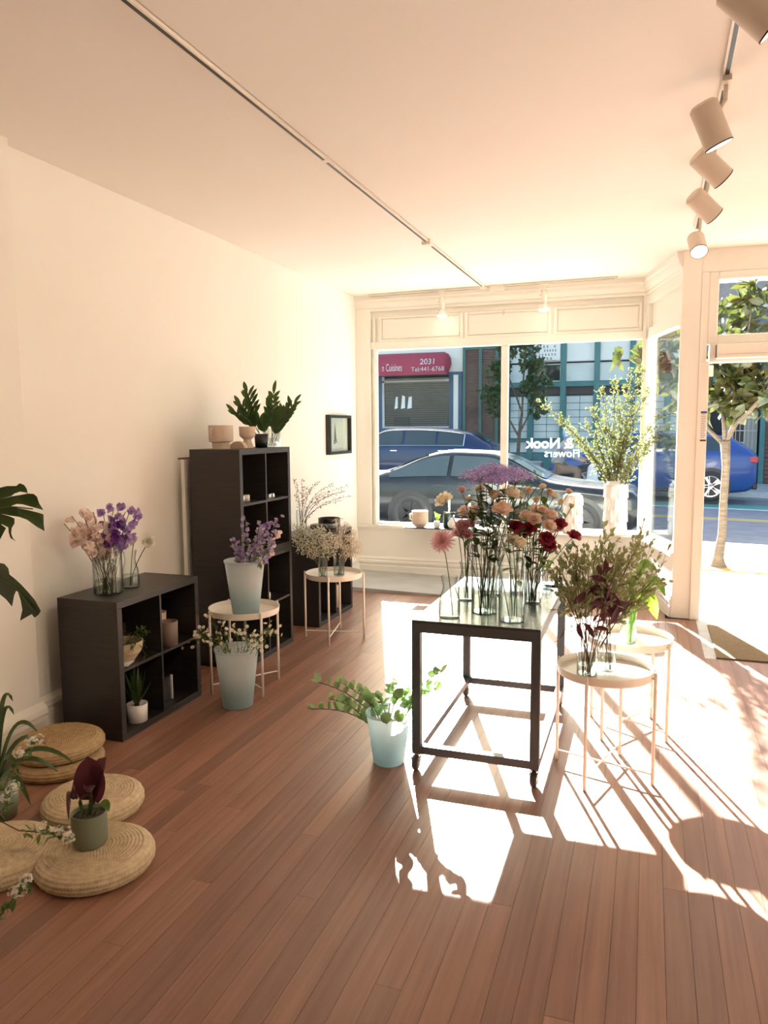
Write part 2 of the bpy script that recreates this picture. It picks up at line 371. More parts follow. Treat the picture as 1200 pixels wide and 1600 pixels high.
part(MB().box(XW, YB-.02, SILL, -2.965, YB+.08, 2.98), 'casing', TRIM, bevel=.006)
part(MB().box(-2.965, YB+.015, SILL, -2.9, YB+.07, WT), 'frame_stile', TRIM, bevel=.006)
part(MB().box(-2.935, YB-.005, SILL, -2.915, YB+.02, WT+.35), 'bead', TRIM)
part(MB().box(-1.505, YB+.02, SILL, -1.43, YB+.09, WT), 'mullion', TRIM, bevel=.006)
part(MB().box(-.09, YB-.01, SILL, -.02, YB+.09, 2.98), 'frame_stile', TRIM, bevel=.006)
part(MB().box(-2.965, YB+.0, WT, -.05, YB+.1, WT+.085), 'head_rail', TRIM, bevel=.008)
part(MB().box(-2.9, YB+.03, SILL, -.08, YB+.09, SILL+.025), 'bottom_rail', TRIM, bevel=.004)
for a, b in ((-2.9, -1.505), (-1.43, -.09)):
    part(MB().box(a, YB+.055, SILL+.025, b, YB+.061, WT), 'pane', PANE)
part(MB().box(-2.965, YB+.03, WT+.085, -.05, YB+.1, 2.98), 'panel_board', TRIM)
for a, b in ((-2.84, -1.95), (-1.87, -1.02), (-.93, -.13)):        # raised frames of the three panels over the glass
    m2 = MB(); z0, z1 = WT+.1, 2.875
    m2.box(a-.03, YB+.012, z0-.015, a, YB+.03, z1+.015).box(b, YB+.012, z0-.015, b+.03, YB+.03, z1+.015).box(a, YB+.012, z0-.015, b, YB+.03, z0+.01).box(a, YB+.012, z1-.01, b, YB+.03, z1+.015)
    part(m2, 'panel_frame', TRIM, bevel=.004)
    part(MB().box(a+.012, YB+.02, z0+.02, b-.012, YB+.03, z1-.02), 'panel', TRIM)
mb = MB(); CR = [(0,2.95),(.012,2.95),(.018,2.97),(.012,2.985),(.03,3.01),(.045,3.03),(.05,3.06),(.06,3.07),(.06,ZC),(0,ZC)]
prof_run(mb, (XW,YB,0), (-.06,YB,0), CR, (0,-1,0)); prof_run(mb, RC, RN, CR, rn_)
struct(mb.build('trim_1', TRIM), 'stepped cream crown moulding above the shop window')
struct(MB().box(XW, YB, 2.98, -.05, YB+.12, ZC).build('wall_lintel', WALL))
# window_2: the narrow side window in the angled return
w2 = bpy.data.objects.new('window_2', None); COL.objects.link(w2); struct(w2, 'narrow angled side window beside the entrance'); w2.location = (.1, 7.5, SILL)
O2 = Vector((-.1, -7.5, -SILL))
def part2(a, b, z0, z1, th, name, m, off=0, **k):
    q = MB(); slab(q, rp(a), rp(b), z0, z1, th, off); return part(q, name, m, w2, O2, **k)
part2(0, .07, SILL, 2.98, .09, 'frame_stile', TRIM); part2(.95, 1, SILL, 2.98, .09, 'frame_stile', TRIM)
part2(0, 1, WT, WT+.09, .09, 'head_rail', TRIM); part2(.07, .95, SILL, SILL+.03, .09, 'bottom_rail', TRIM)
part2(.07, .95, SILL+.03, WT, .006, 'pane', PANE, .05)
part2(.07, .95, WT+.09, 2.98, .06, 'panel', TRIM, .035); part2(0, 1, 2.86, 2.98, .1, 'top_rail', TRIM, -.005)
q = MB(); slab(q, RC, RN, 2.98, ZC, .12); struct(q.build('wall_return_head', WALL))

# --- entrance wall: pillar, jamb, transom, door closer
YD = 6.98
mb = MB(); mb.box(.225, YD, 0, .375, YD+.22, ZC)
struct(mb.build('wall_entry', WALL, bevel=.005), 'cream pillar between the side window and the open door')
struct(MB().box(.375, YD-.02, 0, .455, YD+.16, 2.2).box(.375, YD-.012, 2.2, .432, YD+.16, 2.93).build('trim_2', TRIM, bevel=.004), 'cream door jamb at the entrance')
struct(MB().box(.375, YD, 2.93, XR, YD+.2, ZC).box(1.62, YD, 0, XR, YD+.2, 2.93).build('wall_entry_head', WALL))
struct(MB().box(1.55, YD-.03, 0, 1.62, YD+.16, 2.93).build('trim_3', TRIM))
w3 = bpy.data.objects.new('window_3', None); COL.objects.link(w3); struct(w3, 'transom window above the open door'); w3.location = (1, YD, 2.2)
O3 = Vector((-1, -YD, -2.2))
def p3(x0, y0, z0, x1, y1, z1, name, m, **k): return part(MB().box(x0, y0, z0, x1, y1, z1), name, m, w3, O3, **k)
p3(.432, YD, 2.345, .508, YD+.09, 2.93, 'frame_stile', TRIM, bevel=.008); p3(1.48, YD, 2.345, 1.55, YD+.09, 2.93, 'frame_stile', TRIM, bevel=.008)
p3(.508, YD, 2.865, 1.48, YD+.09, 2.93, 'head_rail', TRIM, bevel=.008); p3(.508, YD, 2.345, 1.48, YD+.09, 2.42, 'bottom_rail', TRIM, bevel=.008)
p3(.508, YD+.04, 2.42, 1.48, YD+.046, 2.865, 'pane', PANE)
struct(MB().box(.455, YD-.005, 2.195, 1.55, YD+.15, 2.345).build('trim_4', TRIM, bevel=.005), 'cream door head below the transom window')
dc = thing('door_closer', 'boxy cream door closer rail on the door head', 'door closer', (1, YD-.06, 2.27))
MB().box(-.5, -.035, -.05, .5, .055, .065).build('cover', TRIM, dc, bevel=.006); MB().box(-.503, -.036, -.045, -.5, .05, .06).build('end_cap', BLACK, dc); MB().box(-.48, -.037, -.022, .48, -.035, -.018).build('groove', BEIGE, dc)
tag(MB().box(-.02, -.02, -.045, .02, .02, .045).build('door_sensor', TRIM, loc=(.475, YD+.1, 2.13), bevel=.004), 'small cream sensor box at the top corner of the doorway', 'sensor')
ns = thing('notice_sticker', 'narrow printed notice with blue band stuck on the door jamb', 'notice', (.428, YD-.0205, 1.665))
MB().box(-.024, -.001, -.125, .024, .0, .125).build('paper', CERA, ns)
MB().box(-.024, -.0018, .108, .024, -.001, .125).build('blue_band', mat('blue_print', (.05,.07,.3), .5), ns); MB().box(-.024, -.0018, -.125, .024, -.001, -.112).build('black_band', BLACK, ns)
q = MB()
for i in range(14):
    z = .095-i*.0145; q.box(-.02, -.0016, z, .006+.014*((i*7) % 5)/4, -.001, z+.004)
q.build('printed_lines', mat('grey_print', (.3,.27,.26), .6), ns)
# concrete strip and coir mat inside the doorway
CONC = mat('grey_concrete', (.52,.53,.52), .8, c2=(.62,.63,.61), scale=9, bump=.3, bscale=60)
struct(MB().box(.428, 5.815, -.021, XR, YD+.2, -.004).build('floor_threshold', CONC, fl))
def matmat():
    m = mat('woven_jute', (.3,.21,.11), .9, c2=(.2,.14,.07), scale=30, stretch=(1,6,1), bump=.8, bscale=160); return m
dm = thing('door_mat', 'brown woven jute mat just inside the doorway', 'mat', (1.05, 6.3, -.004))
MB().box(-.54, -.47, 0, .54, .5, .012).build('weave', matmat(), dm, bevel=.004); MB().box(-.545, -.475, 0, .545, -.468, .014).build('hem', TWIG, dm)

# --- ceiling tracks and lamps
def track(label, a, b):
    a = Vector(a); b = Vector(b); d = (b-a); L = d.length
    t = thing('light_track', label, 'light track', a-Vector((0,0,.0005)), math.atan2(d.y, d.x))
    MB().box(0, -.018, -.02, L, -.0085, 0).box(0, .0085, -.02, L, .018, 0).box(0, -.018, -.006, L, .018, 0).build('housing', WMET, t)
    MB().box(.01, -.0085, -.0205, L-.01, .0085, -.0065).build('slot', BLACK, t)
    MB().box(0, -.019, -.022, .03, .019, 0).build('end_cap', WMET, t); MB().box(L-.03, -.019, -.022, L, .019, 0).build('end_cap', WMET, t)
    return t
t1 = track('long white ceiling track with a black slot crossing the room', (-1.715, .8, ZC), (-1.66, 7.9, ZC))
MB().box(5.05, -.035, -.04, 5.13, .035, 0).build('joiner', WMET, t1); MB().box(3.12, -.02, -.022, 3.16, .02, 0).build('joiner', WMET, t1)
t2 = track('short white ceiling track just before the shop window', (-2.95, 8.02, ZC), (-.335, 7.92, ZC))
MB().box(1.25, -.03, -.025, 1.32, .03, 0).box(1.36, -.03, -.05, 1.5, .03, 0).build('feed_box', WMET, t2)
t3 = track('white ceiling track carrying the five can spotlights', (.235, 1.6, ZC), (.285, 6.2, ZC))
def spot_light(parent, p, d, e, ang=80, blend=.6):
    L = bpy.data.lights.new('lamp_light', 'SPOT'); L.energy = e; L.color = (1, .8, .55); L.spot_size = math.radians(ang); L.spot_blend = blend; L.shadow_soft_size = .03
    o = bpy.data.objects.new('lamp_light', L); COL.objects.link(o); o.parent = parent
    o.matrix_local = frame(p, -Vector(d))
def can(label, p, d, ln=.165, r=.052):
    """a cylinder spotlight hanging from the track, pointing along d"""
    p = Vector(p); d = Vector(d).normalized()
    t = thing('can_spotlight', label, 'spotlight', (p.x, p.y, p.z), 0, 'can spotlights on the right-hand track')
    M = frame((0,0,0), d); h = ln/2
    MB().lathe([(.0,-h),(r*.8,-h),(r,-h+.012),(r,h),(r-.004,h),(r-.004,h-.03)], 28, M).build('can', CANM, t, smooth=True).modifiers.new('e', 'EDGE_SPLIT').split_angle = .6
    MB().lathe([(.001,h-.022),(r-.005,h-.02)], 28, M).build('lit_lens', BULB, t)
    MB().lathe([(r+.0006,h-.004),(r+.0006,h+.001),(r-.003,h+.001)], 28, M).build('rim', BLACK, t)
    top = ZC-p.z; tx = .25 + (p.y-3)*.012 - p.x
    MB().tube([(tx,0,top-.02), (tx,0,top-.1), (tx*.6,.01,.06), (tx*.25,0,.03)], .009, 8).build('arm', CANM, t); MB().box(tx-.018, -.05, top-.042, tx+.018, .05, top-.0205).build('adapter', CANM, t)
    spot_light(t, d*(h+.01), d, 6 if d.x > 0 else 45)
can('largest can spotlight, cut off by the top edge', (.255, 2.66, 2.925), (.62, .1, -.6), .19, .062)
can('second can spotlight, lens just showing, below the cut-off one', (.205, 3.62, 2.925), (.35, .12, -.8), .185, .058)
can('third can spotlight, turned right behind the second', (.242, 4.18, 2.925), (.7, .35, -.62), .18, .056)
can('fourth can spotlight, turned right without showing its lens', (.252, 4.84, 2.915), (.66, .35, -.6), .18, .056)
can('farthest can spotlight, its round lens facing the camera', (.268, 5.72, 2.89), (.12, -.5, -.62), .16, .056)
can('added fill lamp shaped as a can spotlight, unseen above the camera', (.215, 1.9, 2.92), (-.85, .35, -.45), .18, .056)  # extra lamp out of view, added to brighten the left side wall
def bulbspot(label, x, y):
    t = thing('bulb_spotlight', label, 'spotlight', (x, y, ZC-.0225), 0)
    MB().box(-.035, -.015, -.02, .035, .015, 0).build('adapter', WMET, t); MB().tube([(0,0,-.015),(0,0,-.06)], .012, 10).build('arm', WMET, t)
    MB().lathe([(.004,-.055),(.03,-.06),(.03,-.19),(.004,-.19)], 18).build('lamp_holder', WMET, t, smooth=True)
    MB().tube([(-.03,0,-.11),(-.05,0,-.11)], .008, 8).build('knob', WMET, t)
    MB().lathe([(.026,-.19),(.032,-.2),(.052,-.235),(.052,-.25)], 20).build('bulb_neck', CERA, t, smooth=True)
    MB().lathe([(.052,-.25),(.045,-.262),(.02,-.27),(.001,-.271)], 20).build('bulb_face', BULB, t, smooth=True)
    spot_light(t, (0,0,-.28), (.0,-.45,-1), 12, 60)
p = onz(692, 456, ZC-.02); bulbspot('white reflector bulb spotlight nearest the long side wall', p.x, 7.985)
p = onz(852, 445, ZC-.02); bulbspot('white reflector bulb spotlight nearest the entrance, on the short track', p.x, 7.945)
hk = thing('wall_hook', 'small white hook on the middle panel over the window', 'hook', (at(787,487,YB).x, YB+.01, 2.875))
MB().box(-.008,-.012,-.02,.008,.018,.02).build('plate', WMET, hk); MB().tube([(0,-.012,.0),(0,-.03,-.01),(0,-.035,-.03),(0,-.02,-.04)], .004, 6).build('hook', WMET, hk)
# framed picture on the side wall
pf = thing('picture_frame', 'small black framed line drawing on the side wall', 'picture', (XW, 7.53, 1.6))
W2, H2 = .3, .205
MB().box(0,-W2,-H2,.05,-W2+.03,H2).box(0,W2-.03,-H2,.05,W2,H2).box(0,-W2+.03,-H2,.05,W2-.03,-H2+.03).box(0,-W2+.03,H2-.03,.05,W2-.03,H2).build('frame', BLACK, pf)
MB().box(0,-W2+.03,-H2+.03,.012,W2-.03,H2-.03).build('print', mat('pale_print', (.62,.6,.5), .7), pf)
q = MB()
for i in range(9): q.tube([(.0125,-.12+i*.012,-.1+i*.004),(.0125,-.08+i*.004,.12-i*.026)], .0016, 4)
for i in range(5): q.tube([(.0125,-.125,-.1+i*.04),(.0125,-.02-i*.014,-.085+i*.04)], .0014, 4)
q.build('line_drawing', BLACK, pf); MB().box(.03,-W2+.03,-H2+.03,.032,W2-.03,H2-.03).build('glazing', PANE, pf)
# ================================================================== FURNITURE
K = .765; D = .39
def cube_shelf(label, x, y, z=0, group=None):
    t = thing('cube_shelf', label, 'shelf unit', (x, y, z), 0, group)
    o = .038; i = .016
    MB().box(-D, 0, o, 0, o, K-o).build('side_panel', BROWN, t); MB().box(-D, K-o, o, 0, K, K-o).build('side_panel', BROWN, t)
    MB().box(-D, 0, K-o, 0, K, K).build('top_panel', BROWN, t, bevel=.0015); MB().box(-D, 0, 0, 0, K, o).build('bottom_panel', BROWN, t, bevel=.0015)
    MB().box(-D+.014, K/2-i/2, o, -.004, K/2+i/2, K-o).build('divider', BROWN, t)
    MB().box(-D+.014, o, K/2-i/2, -.004, K/2-i/2, K/2+i/2).build('shelf_board', BROWN, t); MB().box(-D+.014, K/2+i/2, K/2-i/2, -.004, K-o, K/2+i/2).build('shelf_board', BROWN, t)
    MB().box(-D+.004, o, o, -D+.014, K-o, K-o).build('back_panel', BROWN, t)
    return t
S1 = (-2.62, 3.246); S2 = (-2.604, 4.533); S3 = (-2.575, 5.735)
cube_shelf('low black cube shelf with a glass vase of sweet peas on top', *S1)
cube_shelf('lower unit of the tall black shelf stack', *S2, 0)
cube_shelf('upper unit of the tall black shelf stack, pots on top', *S2, K)
cube_shelf('low black cube shelf nearest the window, behind the white flowers', *S3)
wb = thing('leaning_board', 'narrow white board standing between side wall and tall shelf', 'board', (-3.06, 4.55, 0))
MB().box(-.02, 0, 0, .01, .7, 1.46).build('panel', TRIM, wb, bevel=.004)
tag(MB().tube([(0,0,0),(0,.0,0),(.0,-.13,.0)], .007, 6).build('thin_rod', mat('red_brown_rod', (.18,.06,.05), .5), loc=(-3.06, 4.63, 1.467)), 'thin dark red rod lying on the white board', 'rod')

def tray_table(label, x, y, a0):
    t = thing('tray_table', label, 'side table', (x, y, 0), a0, 'round white tray tables')
    R_ = .2225
    MB().lathe([(.001,.494),(R_-.004,.494),(R_,.498),(R_+.004,.535),(R_,.535),(R_-.005,.503),(.001,.501)], 48).build('tray', WMET, t, smooth=True).modifiers.new('e','EDGE_SPLIT').split_angle = .6
    for k in range(4):
        M = Matrix.Rotation(k*PI/2, 4, 'Z')
        q = MB(); q.tube([(R_+.015,0,0),(R_+.015,0,.53),(R_+.014,0,.538)], [.0085,.0085,.005], 8)
        q.tube([(R_+.015,0,.512),(R_-.004,0,.512)], .005, 6)
        q.v = [tuple(M@Vector(v)) for v in q.v]; q.build('leg', WMET, t, smooth=True)
    for k in range(2):
        M = Matrix.Rotation(k*PI/2, 4, 'Z'); z = .052+k*.009; q = MB()
        q.tube([(-R_-.015,0,z),(R_+.015,0,z)], .0045, 6); q.v = [tuple(M@Vector(v)) for v in q.v]; q.build('cross_bar', WMET, t)
    return t
DEG = PI/180
TL = (-2.43, 4.24); TM = (-2.335, 5.5); TR1 = (-.165, 3.69); TR2 = (-.068, 4.285); TZ = .503
tray_table('white tray table carrying a frosted bucket of mauve flowers', *TL, -35*DEG)
tray_table('white tray table carrying two vases of baby\'s breath', *TM, 12*DEG)
tray_table('nearer white tray table at right, carrying twiggy greenery', *TR1, -17*DEG)
tray_table('farther white tray table at right, carrying one glass of broad leaves', *TR2, -32*DEG)

# the steel table on castors
TX0, TX1, TY0, TY1, TT = -1.055, -.44, 3.43, 4.56, .75
tb = thing('castor_table', 'charcoal steel table on castors crowded with flower vases', 'table', ((TX0+TX1)/2, (TY0+TY1)/2, 0))
hx, hy = (TX1-TX0)/2, (TY1-TY0)/2; s = .042
MB().box(-hx, -hy, .735, hx, hy, TT).build('table_top', TOPM, tb, bevel=.002)
MB().box(-hx, -hy, .69, hx, -hy+s, .735).build('apron_rail', DMET, tb); MB().box(-hx, hy-s, .69, hx, hy, .735).build('apron_rail', DMET, tb)
MB().box(-hx, -hy+s, .69, -hx+s, hy-s, .735).build('apron_rail', DMET, tb); MB().box(hx-s, -hy+s, .69, hx, hy-s, .735).build('apron_rail', DMET, tb)
for sy in (-1, 1): MB().box(-hx+s, sy*hy-(s if sy > 0 else 0), .082, hx-s, sy*hy+(s if sy < 0 else 0), .122).build('lower_rail', DMET, tb)
for sx in (-1, 1): MB().box(sx*hx-(s if sx > 0 else 0), -hy+s, .082, sx*hx+(s if sx < 0 else 0), hy-s, .122).build('lower_rail', DMET, tb)
for sx in (-1, 1):
    for sy in (-1, 1):
        cx, cy = sx*(hx-s/2), sy*(hy-s/2)
        MB().box(cx-s/2, cy-s/2, .08, cx+s/2, cy+s/2, .69).build('leg', DMET, tb)
        cs = MB().lathe([(.001,.08),(.016,.08),(.016,.068),(.001,.068)], 12, Matrix.Translation((cx,cy,0))).box(cx-.02, cy-.045, .06, cx-.016, cy+.0, .07).box(cx+.016, cy-.045, .06, cx+.02, cy, .07)
        cs.prism([(-.03,.07),(.012,.07),(-.005,.02),(-.028,.02)], Matrix.Translation((cx-.018, cy, 0)) @ Matrix(((0,0,1,0),(1,0,0,0),(0,1,0,0),(0,0,0,1))), .003)
        cs.prism([(-.03,.07),(.012,.07),(-.005,.02),(-.028,.02)], Matrix.Translation((cx+.018, cy, 0)) @ Matrix(((0,0,1,0),(1,0,0,0),(0,1,0,0),(0,0,0,1))), .003)
        cs = cs.build('castor', CHR, tb)
        Mw = Matrix.Translation((cx, cy-.022, .0365)) @ Matrix.Rotation(PI/2, 4, 'Y')
        MB().lathe([(.012,-.012),(.03,-.014),(.036,-.009),(.0365,0),(.036,.009),(.03,.014),(.012,.012)], 22, Mw).build('wheel', RUB, cs, smooth=True)
        MB().lathe([(.001,-.0145),(.014,-.0145),(.014,.0145),(.001,.0145)], 14, Mw).build('hub', CHR, cs)

# ------------------------------------------------------------------ vessels
def vase(name, label, x, y, z, prof, cat='vase', water=None, n=32, m=None, group=None):
    """clear glass vessel: outer profile (r,z), 3 mm walls; water filled to the given height"""
    t = thing(name, label, cat, (x, y, z), 0, group)
    th = .0028; inner = [(max(.001, r-th), max(zz, .006)) for r, zz in prof if r > th*1.5][::-1]
    MB().lathe([(.001,0)]+prof+inner+[(.001,.006)], n).build('glass', m or GLASS, t, smooth=True).modifiers.new('e','EDGE_SPLIT').split_angle = .8
    if water:
        pr = [(r-th-.0006, zz) for r, zz in prof]; out = [(.001,.0065),(pr[0][0],.0065)]
        for (r0, z0), (r1, z1) in zip(pr, pr[1:]):
            if z1 <= water: out.append((r1, max(z1,.0066)))
            elif z0 < water:
                u = (water-z0)/(z1-z0); out.append((r0+(r1-r0)*u, water))
        MB().lathe(out+[(.001, water)], n).build('water', WATER, t, smooth=True).modifiers.new('e','EDGE_SPLIT').split_angle = .8
    return t
def cyl(r, h): return [(r-.004,0),(r,.004),(r,h)]
def carafe(r, h): return [(r*.92,0),(r,.008),(r,h*.3),(r*.9,h*.5),(r*.66,h*.68),(r*.62,h*.78),(r*.8,h)]
VA = (-.893, 3.53); VB = (-.9, 3.92); VC = (-.754, 3.685); VD = (-.596, 3.56); VE = (-.552, 3.95); VF = (-.526, 4.33); VG = (-.8, 4.09); VH = (-.66, 4.16)
vase('carafe_vase', 'small glass carafe holding one dusty pink chrysanthemum on the steel table', *VA, TT, carafe(.052,.205), water=.09)
vase('carafe_vase', 'waisted glass carafe behind the chrysanthemum carafe', *VB, TT, carafe(.045,.21), water=.07)
vase('glass_cylinder_vase', 'tall wide glass cylinder on the steel table, left of its twin, full of stems', *VC, TT, cyl(.064,.345), water=.1)
vase('glass_cylinder_vase', 'tall glass cylinder at the front right of the steel table', *VD, TT, cyl(.062,.31), water=.13)
vase('square_glass_vase', 'short squarish glass vase holding the burgundy roses', *VE, TT, [(.04,0),(.046,.005),(.046,.19)], water=.06, n=8)
vase('glass_tumbler', 'little glass tumbler of lime sprigs at the far end of the steel table', *VF, TT, cyl(.028,.105), water=.04)
vase('carafe_vase', 'round-bellied glass jug between the two tall cylinders', *VG, TT, [(.05,0),(.062,.01),(.066,.08),(.05,.15),(.042,.18),(.048,.22)], water=.09)
vase('glass_cylinder_vase', 'glass cylinder standing behind the front right cylinder', *VH, TT, cyl(.05,.27), water=.1)
tag(MB().lathe([(.001,0),(.04,0),(.06,.008),(.058,.011),(.001,.004)], 24).build('black_dish', BLACK, loc=(-.5,4.46,TT), smooth=True), 'small black dish at the far right corner of the steel table', 'dish')
PV = (-2.83, 3.445); RV = (-2.8, 3.6)
vase('glass_cylinder_vase', 'wide glass cylinder of sweet peas on the low black shelf', *PV, K, cyl(.08,.262), water=.07)
vase('carafe_vase', 'slim glass carafe with two white ranunculus on the low black shelf', *RV, K, carafe(.05,.215), water=.075)
MV1 = (-2.395, 5.42); MV2 = (-2.305, 5.53)
vase('glass_cylinder_vase', 'narrow glass cylinder of baby\'s breath on the white tray table', *MV1, TZ, cyl(.037,.19), water=.07)
vase('glass_cylinder_vase', 'glass cylinder of feathery blush stems on the white tray table', *MV2, TZ, cyl(.044,.22), water=.09)
RV1 = (-.245, 3.62); RV1b = (-.185, 3.665); RV2 = (-.075, 4.23)
vase('glass_cylinder_vase', 'clear cylinder of twiggy stems on the nearer right tray table', *RV1, TZ, cyl(.048,.195), water=.05)
vase('glass_cylinder_vase', 'second clear cylinder on the nearer right tray table, holding plum-leaved stems', RV1b[0]+.03, RV1b[1]+.045, TZ, cyl(.036,.18), water=.06)
vase('glass_cylinder_vase', 'tall clear glass holding broad lime-green leaves', *RV2, TZ, cyl(.042,.195), water=.12)
def bucket(label, x, y, z, rb, rt, h, wl):
    t = thing('flower_bucket', label, 'bucket', (x, y, z), 0, 'frosted plastic flower buckets')
    rw = rb+(rt-rb)*wl/h
    MB().lathe([(.001,0),(rb-.006,0),(rb,.006),(rw,wl),(rt,h)], 40).build('wall', FROST, t, smooth=True)
    MB().lathe([(rt-.001,h-.01),(rt+.004,h-.01),(rt+.004,h),(rt-.001,h)], 40).build('rim', FROST, t, smooth=True)
    MB().lathe([(.001,wl),(rw-.003,wl)], 30).build('water', WATER, t)
BK1 = (-2.31, 3.925); BK2 = (-2.39, 4.19); BK3 = (-1.19, 3.475)
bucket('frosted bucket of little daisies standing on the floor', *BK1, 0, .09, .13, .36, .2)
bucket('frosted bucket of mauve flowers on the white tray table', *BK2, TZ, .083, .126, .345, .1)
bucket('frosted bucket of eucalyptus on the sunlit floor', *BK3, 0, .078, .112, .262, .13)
# faceted white vases on the sill
def facet_vase(label, x, y, r, h, neck=.06):
    t = thing('faceted_vase', label, 'vase', (x, y, SILL), 0, 'white faceted vases on the sill')
    n = 144; rows = 64; nc = 10; nr = 4; q = MB(); vs = []
    hb = h-neck
    for j in range(rows+1):
        z = hb*j/rows
        for k in range(n):
            a = k/n; v = j/rows*nr; rr = int(min(v, nr-1e-6)); fv = v-rr
            u = (a*nc + (.5 if rr % 2 else 0)) % 1
            du = abs(u-.5)*2; top = 1-fv                         # drop: wide at the foot, pointed at the top
            wdt = 1.0*min(1, fv*3)*(1-fv)**.8
            ht = max(0, 1-du/max(wdt,.02)) if wdt > .02 else 0
            e = .014*min(1, ht)*(.35+.65*(1-fv))
            vs.append(((r-.012+e)*math.cos(2*PI*a), (r-.012+e)*math.sin(2*PI*a), z+.012))
    q.add(vs, [(j*n+k, j*n+(k+1)%n, (j+1)*n+(k+1)%n, (j+1)*n+k) for j in range(rows) for k in range(n)])
    q.build('facet_wall', CERA, t)
    MB().lathe([(r-.012,hb+.012),(r-.004,hb+.014),(r-.03,hb+.035),(r-.036,hb+.04),(r-.036,h),(r-.044,h),(r-.044,h-.1)], 40).build('neck', CERA, t, smooth=True)
    MB().lathe([(.001,0),(r-.012,0),(r-.008,.013),(.001,.013)], 40).build('foot', BEIGE, t)
FV1 = (-.3, 8.0); FV2 = (-.72, 7.99)
facet_vase('taller white faceted vase holding tall leafy branches', FV1[0], 7.975, .122, .55)
facet_vase('shorter empty white faceted vase on the sill', FV2[0], 7.985, .105, .4, .03)
# ================================================================== THE STREET
def zs(x): return -.014-.02*(x-.9)
def zr(x): return zs(x)-.13
ASPH = mat('asphalt', (.2,.21,.24), .85, c2=(.26,.27,.3), scale=3, bump=.4, bscale=80)
PAVE = mat('pavement_concrete', (.4,.39,.37), .85, c2=(.46,.45,.43), scale=4, bump=.2, bscale=50)
GLANE = mat('green_lane_paint', (.12,.36,.29), .8); WPAINT = mat('white_road_paint', (.75,.75,.72), .7); YPAINT = mat('yellow_road_paint', (.62,.45,.14), .7)
TEAL = mat('teal_facade_paint', (.035,.15,.16), .5, c2=(.045,.18,.19), scale=4); NAVY = mat('blue_facade_paint', (.04,.085,.15), .55)
BRICK = mat('dark_brick', (.1,.06,.05), .9, c2=(.17,.1,.08), scale=6, stretch=(1,1,6), bump=.6, bscale=25); STUC = mat('pale_stucco', (.8,.76,.68), .8)
BLIND = mat('pale_blind', (.62,.66,.64), .6, c2=(.72,.75,.72), scale=2); DGLASS = mat('dark_shop_glass', (.03,.035,.035), .08, spec=.8)
AWN = mat('crimson_awning', (.42,.05,.085), .75, trans=.15); WTXT = mat('white_lettering', (.9,.9,.88), .6, trans=.6, tcol=(.95,.95,.93))
IRON = mat('pale_iron', (.5,.48,.46), .5); SHING = mat('weathered_shingle', (.3,.23,.2), .85, c2=(.42,.34,.3), scale=12, stretch=(1,1,5), bump=.5, bscale=30)
def sloped(mb, x0, x1, y0, y1, zf, dz0, dz1):
    q = [(x0,y0),(x1,y0),(x1,y1),(x0,y1)]
    return mb.add([(x,y,zf(x)+dz0) for x,y in q]+[(x,y,zf(x)+dz1) for x,y in q], [(0,3,2,1),(4,5,6,7),(0,1,5,4),(1,2,6,5),(2,3,7,6),(3,0,4,7)])
road = struct(sloped(MB(), -26, 18, 11.95, 21.5, zr, -.3, 0).build('road', ASPH), 'grey asphalt street with a green bike lane')
sloped(MB(), -26, 18, 18.35, 19.25, zr, -.01, .006).build('bike_lane', GLANE, road); sloped(MB(), -26, 18, 18.2, 18.32, zr, -.01, .007).build('lane_line', WPAINT, road)
for y in (16.0, 16.22): sloped(MB(), -26, 18, y, y+.1, zr, -.01, .007).build('centre_line', YPAINT, road)
for i in range(4): sloped(MB(), 1.9+i*.1, 4.4, 13.6+i*.42, 13.8+i*.42, zr, -.01, .007).build('crossing_bar', WPAINT, road)
sw = struct(sloped(MB(), -26, 18, YD+.2, 11.8, zs, -.35, -.02).build('sidewalk', PAVE), 'sun-bleached concrete sidewalk outside the shop')
yy = [YB+.22, 9.35, 10.55, 11.8]
for i in range(11):
    x0 = -6.2+i*1.22
    for a, b in zip(yy, yy[1:]): sloped(MB(), x0+.004, x0+1.216, a+.004, b-.004, zs, -.02, 0).build('paving_slab', PAVE, sw)
for i in range(3): sloped(MB(), .46+i*.7+.004, .46+(i+1)*.7-.004, YD+.2, YB+.216, zs, -.02, 0).build('paving_slab', PAVE, sw)
sloped(MB(), -26, 18, 11.8, 11.95, zs, -.35, 0).build('kerb', PAVE, sw)
sw2 = struct(sloped(MB(), -26, 18, 21.65, 25.1, zs, -.35, 0).build('far_sidewalk', PAVE), 'shaded sidewalk across the street'); sloped(MB(), -26, 18, 21.5, 21.65, zs, -.35, .0).build('kerb', CONC, sw2)
tp = tag(sloped(MB(), -.1, 1.75, 9.5, 10.1, zs, 0, .012).build('tree_pit', mat('golden_wood_chips', (.3,.18,.05), .9, c2=(.45,.3,.1), scale=30, bump=1, bscale=60)), 'golden wood chips around the foot of the street tree', 'wood chips', kind='stuff')

def text_mesh(txt, size, m, parent, M, depth=.004, bold=0, name='lettering', mirror=False):
    cu = bpy.data.curves.new('txt', 'FONT'); cu.body = txt; cu.size = size; cu.extrude = depth; cu.align_x = 'CENTER'; cu.offset = bold
    o = bpy.data.objects.new('txt', cu); COL.objects.link(o)
    me = bpy.data.meshes.new_from_object(o.evaluated_get(bpy.context.evaluated_depsgraph_get())); bpy.data.objects.remove(o)
    me.materials.clear(); me.materials.append(m); r = bpy.data.objects.new(name, me); COL.objects.link(r); r.parent = parent; r.matrix_local = M
    return r
STAND = Matrix.Rotation(PI/2, 4, 'X')                                # text upright, facing -y
